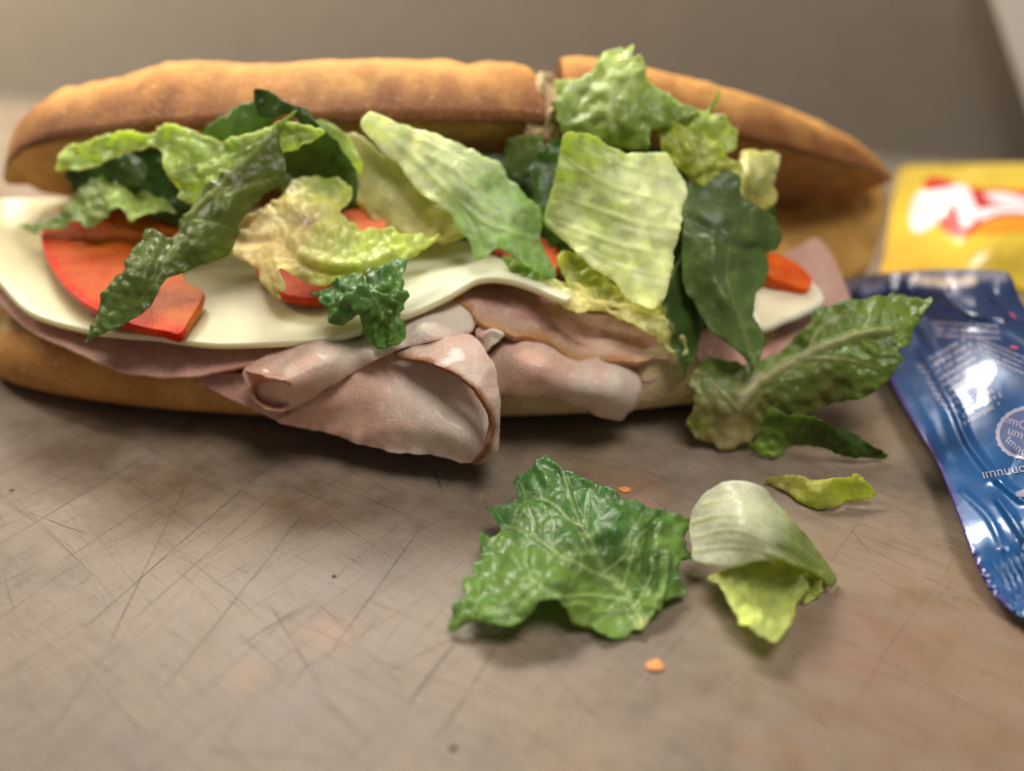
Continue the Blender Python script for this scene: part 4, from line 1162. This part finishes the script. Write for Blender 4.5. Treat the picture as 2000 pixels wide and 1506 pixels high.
leaf([(1493, 936), (1532, 930), (1579, 934), (1625, 935), (1663, 933), (1673, 925), (1691, 941), (1710, 966), (1672, 977), (1637, 984), (1590, 993), (1567, 981), (1544, 965), (1509, 946)],
     [(1493, 936, 0.15), (1579, 934, 0.5), (1673, 925, 0.7), (1710, 966, 0.3), (1637, 984, 0.12), (1567, 981, 0.1), (1600, 960, 0.45)],
     "yellow green lettuce scrap lying flat near the blue packet", srgb(158, 152, 70), srgb(168, 178, 52), (1510, 940), (1650, 965), seed=63, jag=3, buckle=(0.08, 40), sp=5, zmin=0.06, group="loose lettuce on the board")

# -- the two sharp loose leaves in front
leaf([(1073, 889), (1052, 898), (1037, 911), (1021, 922), (1002, 936), (1011, 955), (1013, 968), (1000, 980), (972, 987), (948, 988), (959, 1005), (969, 1018), (976, 1031), (969, 1044), (956, 1048), (941, 1041), (935, 1054), (938, 1072), (935, 1088), (922, 1104), (922, 1124), (904, 1132), (902, 1148), (909, 1163),
      (889, 1174), (881, 1189), (877, 1226), (889, 1236), (904, 1221), (925, 1213), (964, 1218), (1000, 1223), (1024, 1210), (1039, 1192), (1052, 1171), (1078, 1166), (1099, 1179), (1112, 1200), (1120, 1215), (1154, 1221), (1169, 1236), (1195, 1244), (1224, 1241), (1237, 1228), (1255, 1230), (1266, 1213),
      (1281, 1192), (1292, 1189), (1302, 1171), (1336, 1163), (1341, 1153), (1328, 1130), (1328, 1109), (1336, 1091), (1359, 1083), (1346, 1057), (1344, 1036), (1359, 1020), (1349, 1013), (1312, 1005), (1299, 992), (1286, 994), (1224, 974), (1172, 945), (1133, 929), (1094, 914)],
     [(1073, 889, 1.25), (1002, 936, 0.85), (948, 988, 0.75), (976, 1031, 0.55), (935, 1070, 0.5), (904, 1140, 0.45), (881, 1190, 0.45), (885, 1232, 0.10), (964, 1216, 0.55), (1024, 1208, 0.62), (1052, 1172, 0.85), (1099, 1178, 0.72), (1120, 1214, 0.40), (1195, 1243, 0.15), (1255, 1229, 0.16), (1292, 1188, 0.3),
      (1338, 1158, 0.22), (1328, 1110, 0.5), (1356, 1080, 0.45), (1356, 1018, 0.6), (1290, 994, 0.95), (1172, 945, 1.25), (1120, 1040, 1.0), (1050, 1080, 0.85), (1185, 1120, 0.55), (1270, 1080, 0.85), (1000, 1140, 0.75), (1100, 1130, 0.85), (1240, 1180, 0.3), (1200, 1020, 1.1), (1100, 960, 1.1)],
     "glossy veined green leaf lying on the board in front of the sandwich", srgb(118, 152, 70), srgb(74, 122, 54), (1160, 1210), (1130, 940), n=0.5, ns=70, seed=64, jag=2.6, buckle=(0.08, 60), quilt=(0.075, 46), edge=(0.09, 24, 10), sp=3.6, zmin=0.05, m=0.2,
     veins=[([(1257, 1222), (1224, 1161), (1185, 1120), (1164, 1078), (1143, 1036), (1120, 989), (1104, 937), (1090, 905)], 9, 0.07), ([(1195, 1130), (1150, 1112), (1120, 1098), (1076, 1067), (1037, 1046), (985, 1023)], 5.5, 0.06), ([(1215, 1165), (1160, 1160), (1094, 1163), (1047, 1135), (1024, 1096), (1030, 1050)], 4, 0.05),
            ([(1138, 1026), (1094, 997), (1071, 979), (1040, 970)], 4, 0.05), ([(1140, 1030), (1142, 990), (1151, 945)], 3, 0.035), ([(1180, 1120), (1224, 1080), (1234, 1040), (1260, 1000)], 3, 0.035), ([(1215, 1155), (1232, 1093), (1247, 1052), (1290, 1010)], 3.5, 0.04), ([(1236, 1190), (1270, 1130), (1284, 1075)], 3.5, 0.045),
            ([(1050, 1135), (1000, 1130), (960, 1100)], 3, 0.035), ([(1076, 1067), (1080, 1020), (1062, 985)], 2.6, 0.03), ([(1037, 1046), (1038, 1010), (1030, 985)], 2.6, 0.03), ([(1047, 1135), (1000, 1170), (950, 1190)], 3, 0.035), ([(1219, 1189), (1170, 1190), (1130, 1205)], 3, 0.03)], vc=srgb(180, 194, 136), vk=0.5,
     ridges=[([(1275, 1030), (1268, 1070), (1262, 1120)], 8, -0.20), ([(1300, 1080), (1300, 1130), (1290, 1170)], 7, 0.14), ([(1285, 1090), (1282, 1150)], 5, -0.10)], spots=[(1258, 1222, 14, srgb(206, 196, 140)), (1130, 1215, 16, srgb(196, 190, 110)), (1150, 1180, 60, srgb(124, 156, 66)), (950, 1190, 50, srgb(112, 150, 62))], group="loose lettuce on the board")

lo = leaf([(1474, 1088), (1430, 1106), (1384, 1128), (1405, 1138), (1414, 1152), (1423, 1173), (1432, 1187), (1446, 1206), (1444, 1217), (1463, 1224), (1486, 1241), (1514, 1252), (1528, 1238), (1542, 1220), (1553, 1194), (1560, 1173), (1563, 1162), (1572, 1170), (1581, 1174), (1592, 1168), (1602, 1162), (1618, 1148), (1626, 1130), (1602, 1106), (1579, 1098), (1532, 1082)],
          [(1474, 1088, 0.8), (1384, 1128, 0.75), (1432, 1187, 0.62), (1463, 1224, 0.6), (1514, 1252, 0.5), (1553, 1194, 0.35), (1581, 1174, 0.12), (1618, 1148, 0.12), (1602, 1106, 0.45), (1532, 1082, 0.7), (1500, 1150, 0.42), (1490, 1200, 0.55)],
          "pale curled iceberg leaf with a white base lying on the board", srgb(160, 170, 84), srgb(188, 198, 120), (1500, 1110), (1480, 1220), seed=65, jag=2, buckle=(0.05, 40), quilt=(0.04, 30), edge=(0.04, 20, 8), sp=3.6, zmin=0.05,
          ridges=[([(1566, 1130), (1566, 1165)], 5, 0.22), ([(1580, 1125), (1581, 1172)], 5, -0.2), ([(1594, 1125), (1596, 1160)], 5, 0.22), ([(1606, 1130), (1606, 1158)], 4, -0.12)], veins=[([(1600, 1120), (1530, 1130), (1480, 1150), (1420, 1145)], 4, .03), ([(1560, 1140), (1520, 1180), (1500, 1230)], 4, .03)], vk=0.3, group="loose lettuce on the board")
leaf([(1344, 1032), (1350, 1001), (1367, 971), (1388, 953), (1416, 940), (1451, 939), (1481, 947), (1498, 956), (1510, 974), (1532, 998), (1552, 1023), (1580, 1051), (1603, 1081), (1622, 1109), (1633, 1134), (1621, 1143), (1608, 1128), (1588, 1115), (1563, 1107), (1544, 1098), (1523, 1091), (1498, 1093), (1472, 1095), (1449, 1102), (1416, 1106), (1388, 1100), (1353, 1092), (1349, 1064)],
     [(1344, 1032, 0.75), (1367, 971, 1.3), (1416, 940, 1.75), (1481, 947, 1.75), (1532, 998, 1.4), (1580, 1051, 0.9), (1633, 1134, 0.12), (1608, 1128, 0.42), (1563, 1107, 0.9), (1523, 1091, 1.25), (1472, 1095, 1.2), (1416, 1106, 1.0), (1353, 1092, 0.6), (1450, 1020, 1.75), (1530, 1050, 1.45), (1400, 1030, 1.3)],
     None, srgb(194, 193, 182), srgb(146, 162, 86), (1430, 1010), (1600, 1070), n=0.2, seed=66, jag=1.2, buckle=(0.03, 60), sp=3.6, m=0.08, parent=lo, name="folded_base", thick=0.07,
     veins=[([(1350, 1020), (1430, 1005), (1520, 1040), (1600, 1095)], 4, 0.03), ([(1352, 1050), (1430, 1035), (1510, 1062), (1590, 1105)], 4, 0.03), ([(1370, 985), (1440, 975), (1520, 1010), (1590, 1070)], 4, 0.03), ([(1355, 1075), (1430, 1068), (1500, 1080), (1560, 1104)], 4, 0.03), ([(1395, 958), (1450, 955), (1510, 985)], 3, .02)], vc=srgb(196, 198, 168), vk=0.5,
     ridges=[([(1525, 1068), (1565, 1085), (1600, 1112)], 6, -0.10), ([(1500, 1078), (1550, 1100), (1590, 1118)], 5, 0.08)], group=None)

# ------------------------------------------------------------------ blue sauce packet
BLUE = srgb(6, 76, 130)
m = M("blue_foil")
v = m.coords()
n1 = m.noise(v, 0.9, 4, 0.6)
m.set(Base_Color=m.attr(), Metallic=0.1, Roughness=0.3, Coat_Weight=0.4, Coat_Roughness=0.06, Normal=m.bump(n1, 0.12, 0.001))
FOIL = m.m
PRINT = plain("white_print", srgb(156, 152, 170), 0.35, 0.1, coat=0.3)
PRINT_D = plain("blue_grey_print", srgb(70, 84, 126), 0.35, 0.1, coat=0.3)
RED_P = plain("red_print", srgb(176, 84, 104), 0.35, coat=0.3)
PACK_OUT = [(1640, 566), (1680, 541), (1750, 531), (1850, 526), (1955, 529), (1977, 545), (2000, 598), (2080, 690), (2180, 850), (2290, 1080), (2330, 1220), (2240, 1300), (2160, 1290), (2060, 1245), (2000, 1207), (1962, 1180), (1932, 1147), (1900, 1080), (1870, 1000), (1836, 912), (1800, 850), (1765, 790), (1738, 738), (1690, 640)]
PACK_CTRL = [(1640, 566, 1.1), (1750, 531, 2.0), (1850, 526, 2.7), (1960, 529, 3.0), (2000, 598, 2.6), (2180, 850, 1.6), (2300, 1100, 0.6), (2240, 1300, 0.3), (2060, 1245, 0.30), (2000, 1207, 0.30), (1932, 1147, 0.38), (1870, 1000, 0.65), (1800, 850, 0.72), (1738, 738, 0.72), (1690, 640, 0.85),
             (1800, 640, 1.45), (1850, 760, 1.25), (1930, 700, 1.98), (1930, 790, 1.42), (1930, 880, 1.1), (1985, 960, 1.3), (1960, 1080, 0.75), (2080, 1000, 1.55), (2050, 780, 2.2), (1900, 590, 2.55), (2010, 1150, .5)]
_pf = TPS([(a, b) for a, b, _ in PACK_CTRL], [depth_of(*q) for q in PACK_CTRL])


def pack_dt(p):
    """creases, crinkled far seal and the ribbed near seal, as depth offsets"""
    p = np.asarray(p, float)
    d, s = line_dist(p, spline([(1800, 690), (1860, 790), (1890, 860), (1930, 915), (1965, 950), (1995, 975)], 8, False))
    r = -0.16 * np.exp(-(d / 9) ** 2) + 0.08 * np.exp(-(d / 26) ** 2)
    d, s = line_dist(p, spline([(1950, 975), (1975, 1010), (2000, 1050)], 8, False))
    r += -0.12 * np.exp(-(d / 8) ** 2)
    d, s = line_dist(p, spline([(1790, 600), (1850, 640), (1940, 650), (2010, 690)], 8, False))
    r += 0.12 * np.exp(-(d / 16) ** 2)
    for q, (cl, ca, cw) in enumerate((([(1750, 600), (1800, 640), (1830, 700)], -0.08, 9), ([(1840, 570), (1890, 610), (1960, 620)], -0.1, 8), ([(1930, 560), (1960, 600), (2010, 640)], 0.1, 9), ([(1760, 720), (1810, 800), (1850, 900)], 0.05, 12), ([(1880, 960), (1930, 1010), (1960, 1070)], -0.05, 7), ([(1990, 880), (1960, 930), (1930, 940)], -0.06, 7), ([(1700, 600), (1760, 580), (1830, 590)], 0.1, 9))):
        r += ca * np.exp(-(line_dist(p, spline(cl, 8, False))[0] / cw) ** 2)
    far = np.clip((585 + (p[:, 0] - 1640) * -0.02 - p[:, 1]) / 30, 0, 1)
    r += far * 0.28 * fbm(p * np.array([1.0, 0.45]), 42, 77, 3)
    # near seal: ribs run along the packet
    al = (p - np.array([1990, 1190])) @ np.array([-0.42, -0.91])
    ac = (p - np.array([1990, 1190])) @ np.array([0.91, -0.42])
    seal = np.clip((105 - al) / 18, 0, 1) * np.clip((ac + 14) / 12, 0, 1)
    r += seal * 0.05 * np.sin(ac / 13.0 * 2 * math.pi)
    edge_bumps = np.exp(-(line_dist(p, [(1895, 1090), (1935, 1160)])[0] / 10) ** 2)
    r += edge_bumps * 0.05 * np.sin(al / 24 * 2 * math.pi)
    r += 0.03 * fbm(p, 80, 91, 3) + 0.006 * fbm(p, 26, 95, 2)
    return r


def on_pack(q, lift=0.018):
    q = np.asarray(q, float).reshape(-1, 2)
    t = _pf(q) + pack_dt(q) - lift
    return EYE + t[:, None] * rays(q)


pk = sheet("sauce_packet", PACK_OUT, PACK_CTRL, FOIL, sp=5, col=dict(a=BLUE, b=srgb(26, 46, 84), **{"from": (1860, 860), "to": (1850, 600)}, n=0.2, m=0.06),
           seed=71, drop=True, dt=pack_dt, rind=[([(1690, 640), (1738, 738), (1765, 790), (1800, 850), (1836, 912), (1870, 1000), (1900, 1080), (1932, 1147), (1962, 1180)], 9, srgb(54, 44, 112)), ([(1640, 560), (1750, 535), (1850, 532), (1955, 535)], 15, srgb(128, 124, 136)), ([(1790, 545), (1850, 552), (1900, 548)], 10, srgb(206, 190, 176)), ([(1690, 566), (1720, 560)], 10, srgb(150, 152, 190))], zmin=0.05)
tag(pk, "crinkled blue foil sauce packet with silver print at the right", "sauce packet")


def pack_decal(name, poly, mat, lift=0.02, sp=5, smooth=True):
    V2, F, _ = mesh_outline(poly, sp, 0, 3, smooth)
    return make_obj(name, on_pack(V2, lift), F.tolist(), mat, pk)


# fine print, several blocks of rows that cannot be read: small raised glyph marks joined in one part each
def fine_print(origin, ux, uy, rows, cols, size, seed):
    rng = np.random.default_rng(seed)
    V, F = [], []
    ux, uy = np.array(ux, float), np.array(uy, float)
    for r in range(rows):
        c = 0.0
        while c < cols:
            w = rng.uniform(0.45, 0.85)
            if rng.random() < 0.16:
                c += 0.8
            p0 = np.array(origin, float) + ux * c * size + uy * r * size * 1.9
            hgt = rng.uniform(0.75, 1.2)
            shape = rng.integers(0, 3)
            if shape == 0:
                quads = [((0, 0), (0.28, 0), (0.28, hgt), (0, hgt)), ((w - .25, 0), (w, 0), (w, hgt), (w - .25, hgt)), ((.2, .0), (w - .2, 0), (w - .2, .25), (.2, .25))]
            elif shape == 1:
                quads = [((0, 0), (w, 0), (w, .28), (0, .28)), ((0, hgt - .28), (w, hgt - .28), (w, hgt), (0, hgt)), ((0, .2), (.28, .2), (.28, hgt - .2), (0, hgt - .2))]
            else:
                quads = [((0, 0), (0.3, 0), (w, hgt), (w - .3, hgt)), ((w - .28, 0), (w, 0), (w, hgt), (w - .28, hgt))]
            for q in quads:
                b = len(V)
                V += [(p0 + ux * a * size + uy * bb * size).tolist() for a, bb in q]
                F.append((b, b + 1, b + 2, b + 3))
            c += w + 0.3
    o = make_obj("fine_print", on_pack(V, 0.022), F, PRINT, pk, smooth=False)
    o["kind"] = "stuff"
    return o


fine_print((1812, 700), (0.86, -0.50), (0.48, 0.88), 11, 11, 7.5, 1)
fine_print((1790, 712), (0.75, 0.10), (0.50, 0.87), 9, 3, 6.5, 2)
fine_print((1820, 628), (0.98, 0.05), (0.30, 0.95), 3, 20, 6.5, 3)
fine_print((1905, 655), (0.92, 0.40), (0.30, 0.95), 4, 18, 6.5, 4)

# scalloped badge
th = np.linspace(0, 2 * math.pi, 96, endpoint=False)


def badge(r, wav):
    rr = r * (1 + wav * np.cos(24 * th))
    bx, by = np.array([0.92, 0.25]), np.array([-0.36, 0.80])
    return np.array([2006, 845]) + (rr * np.cos(th))[:, None] * bx + (rr * np.sin(th))[:, None] * by


pack_decal("badge", badge(62, 0.02), PRINT, 0.022, 6, False)
pack_decal("badge_centre", badge(54, 0.0), PRINT_D, 0.034, 6, False)


def lettering(text, origin, ux, uy, size, mat, surf, parent, name="lettering", lift=0.045):
    cu = bpy.data.curves.new("glyphs", 'FONT')
    cu.body = text
    cu.resolution_u = 3
    tmp = bpy.data.objects.new("glyphs", cu)
    me = tmp.to_mesh()
    q = np.array([(vv.co.x, vv.co.y) for vv in me.vertices])
    F = [tuple(p.vertices) for p in me.polygons]
    tmp.to_mesh_clear()
    bpy.data.objects.remove(tmp)
    bpy.data.curves.remove(cu)
    p = np.array(origin, float) + (q[:, :1] * size) * np.array(ux, float) + (q[:, 1:] * size) * np.array(uy, float)
    return make_obj(name, surf(p, lift), F, mat, parent, smooth=False)


lettering("emO", (1958, 822), (0.90, 0.36), (0.30, -0.85), 26, PRINT, on_pack, pk)
lettering("um 0 C", (1966, 846), (0.92, 0.36), (0.30, -0.85), 26, PRINT, on_pack, pk)
lettering("ImnO", (1962, 862), (0.80, 0.62), (0.55, -0.75), 24, PRINT, on_pack, pk)
lettering("ımnuuo", (1920, 935), (0.95, -0.16), (-0.30, -0.88), 30, PRINT, on_pack, pk)
lettering("Y", (1974, 1078), (0.95, -0.2), (0.30, -0.95), 92, PRINT, on_pack, pk)
pack_decal("red_mark", [(1970, 609), (1978, 613), (1986, 623), (1978, 619)], RED_P, 0.03, 4)
pack_decal("red_mark", [(1972, 675), (1984, 676), (1990, 681), (1976, 681)], RED_P, 0.03, 4)
pack_decal("white_mark", [(1984, 962), (2000, 956), (2030, 954), (2030, 966), (2000, 970), (1988, 970)], PRINT, 0.03, 4)

# ------------------------------------------------------------------ yellow snack bag
BAG_OUT = [(1724, 535), (1728, 500), (1736, 440), (1746, 380), (1758, 332), (1780, 322), (1850, 320), (2000, 318), (2160, 318), (2200, 340), (2230, 450), (2240, 560), (2160, 580), (2000, 566), (1900, 552), (1800, 544)]
BAG_CTRL = [(1724, 535, 0.35), (1736, 440, 0.6), (1758, 330, 1.2), (1850, 320, 2.2), (2000, 318, 2.5), (2160, 318, 2.3), (2230, 450, 0.8), (2240, 560, 0.1), (2000, 566, 0.1), (1850, 548, 0.3), (1800, 440, 1.02), (1790, 500, 0.75), (1900, 440, 1.65), (2000, 440, 1.75), (2100, 440, 1.6), (1900, 500, 1.0), (1800, 370, 1.95), (1900, 370, 2.2), (2050, 370, 2.3)]
_bf = TPS([(a, b) for a, b, _ in BAG_CTRL], [depth_of(*q) for q in BAG_CTRL])
m = M("yellow_film")
v = m.coords()
m.set(Base_Color=m.attr(), Roughness=0.25, Coat_Weight=0.7, Coat_Roughness=0.08, Normal=m.bump(m.noise(v, 0.7, 3, 0.5), 0.3, 0.002))
FILM = m.m


def bag_dt(p):
    return 0.10 * fbm(np.asarray(p, float), 70, 51, 3)


def on_bag(q, lift=0.02):
    q = np.asarray(q, float).reshape(-1, 2)
    return EYE + (_bf(q) + bag_dt(q) - lift)[:, None] * rays(q)


bag = sheet("snack_bag", BAG_OUT, BAG_CTRL, FILM, sp=8, col=dict(a=srgb(228, 194, 64), b=srgb(222, 172, 58), **{"from": (1850, 400), "to": (1740, 540)}, n=0.2, m=0.04), seed=73, drop=True, dt=bag_dt, zmin=0.05)
tag(bag, "blurred yellow snack bag with a red and white logo behind the packet", "snack bag")


def bag_decal(name, poly, mat, lift):
    V2, F, _ = mesh_outline(poly, 6, 0, 3, True)
    return make_obj(name, on_bag(V2, lift), F.tolist(), mat, bag)


RED_B = plain("logo_red", srgb(200, 44, 34), 0.3, coat=0.4)
WHT_B = plain("logo_and_glare_white", srgb(240, 236, 236), 0.3, coat=0.4)
ORG_B = plain("logo_orange", srgb(240, 150, 40), 0.3, coat=0.4)
bag_decal("logo_banner", [(1808, 350), (1825, 345), (1850, 350), (1885, 362), (1920, 369), (1980, 372), (2100, 376), (2160, 386), (2150, 430), (2080, 428), (2000, 422), (1950, 424), (1918, 436), (1897, 456), (1872, 463), (1848, 452), (1834, 438), (1812, 400), (1804, 370)], RED_B, 0.03)
bag_decal("logo_stroke_and_glare", [(1786, 452), (1778, 425), (1782, 398), (1794, 374), (1815, 372), (1850, 366), (1868, 360), (1890, 366), (1901, 390), (1910, 416), (1896, 440), (1880, 446), (1871, 420), (1864, 402), (1850, 408), (1838, 426), (1818, 444)], WHT_B, 0.06)  # left lobe paints the film's white glare, right part is a letter stroke
bag_decal("logo_stroke_and_glare", [(1906, 412), (1935, 404), (1990, 402), (2060, 408), (2130, 416), (2130, 424), (2060, 421), (1990, 415), (1945, 418), (1915, 430)], WHT_B, 0.06)
bag_decal("logo_stroke_and_glare", [(1922, 380), (1950, 376), (1985, 382), (2020, 392), (2010, 398), (1960, 398), (1938, 392)], WHT_B, 0.06)
bag_decal("logo_shade", [(1900, 452), (1925, 436), (1960, 426), (2010, 427), (2090, 434), (2140, 440), (2100, 450), (2000, 452), (1940, 456)], ORG_B, 0.03)

# ------------------------------------------------------------------ pale upright panel in the far corner
c0, c1 = at(1925, -70, 50.0), at(2040, 270, 48.0)
wv = np.array([16.0, 3.0, 0.0])
V = [c1, c1 + wv, c0 + wv, c0]
V += [p + np.array([0.2, 1.2, 0]) for p in V]
WHITE = plain("pale_plastic", srgb(232, 222, 208), 0.4, var=0.03)
o = make_obj("white_tray", np.array(V), [(0, 1, 2, 3), (7, 6, 5, 4), (0, 4, 5, 1), (1, 5, 6, 2), (2, 6, 7, 3), (3, 7, 4, 0)], WHITE, smooth=False)
tag(o, "blurred off-white tray edge leaning in the top right corner", "tray")

# ------------------------------------------------------------------ crumbs
CRUMB_O = plain("orange_crumb", srgb(236, 156, 88), 0.6, bump=0.5, bs=12)
CRUMB_D = plain("dark_speck", srgb(60, 42, 30), 0.7)


def crumb(px, py, r, mat, label, name, cat, seed):
    rng = np.random.default_rng(seed)
    c = at(px, py, 0.0)
    import bmesh
    bm = bmesh.new()
    bmesh.ops.create_icosphere(bm, subdivisions=2, radius=1.0)
    V = np.array([tuple(q.co) for q in bm.verts])
    F = [tuple(q.index for q in f.verts) for f in bm.faces]
    bm.free()
    ax = rng.normal(size=(5, 3))
    rad = 1 + 0.30 * np.sin(V @ ax.T * 2.2).mean(1) + 0.35 * (V @ ax[0] > 0.9)
    V = V * rad[:, None] * np.array([1.15, 0.85, 0.24]) * r
    V[:, 2] -= V[:, 2].min()
    o = make_obj(name, V + c, F, mat, smooth=False, origin=c)
    tag(o, label, cat)


crumb(1280, 1304, 0.15, CRUMB_O, "orange crumb on the board below the glossy veined leaf", "bread_crumb", "crumb", 1)
crumb(1221, 958, 0.13, CRUMB_O, "tiny orange crumb behind the glossy veined leaf", "bread_crumb", "crumb", 2)
crumb(884, 1461, 0.055, CRUMB_D, "dark speck on the board near the bottom edge", "burnt_speck", "speck", 3)
crumb(653, 1126, 0.04, CRUMB_D, "dark speck on the bare board left of the veined leaf", "burnt_speck", "speck", 4)
crumb(24, 957, 0.05, plain("brown_speck", srgb(120, 56, 26), 0.6), "reddish brown speck at the far left of the board", "burnt_speck", "speck", 5)

for o in SC.objects:
    if "_org" in o:
        del o["_org"]
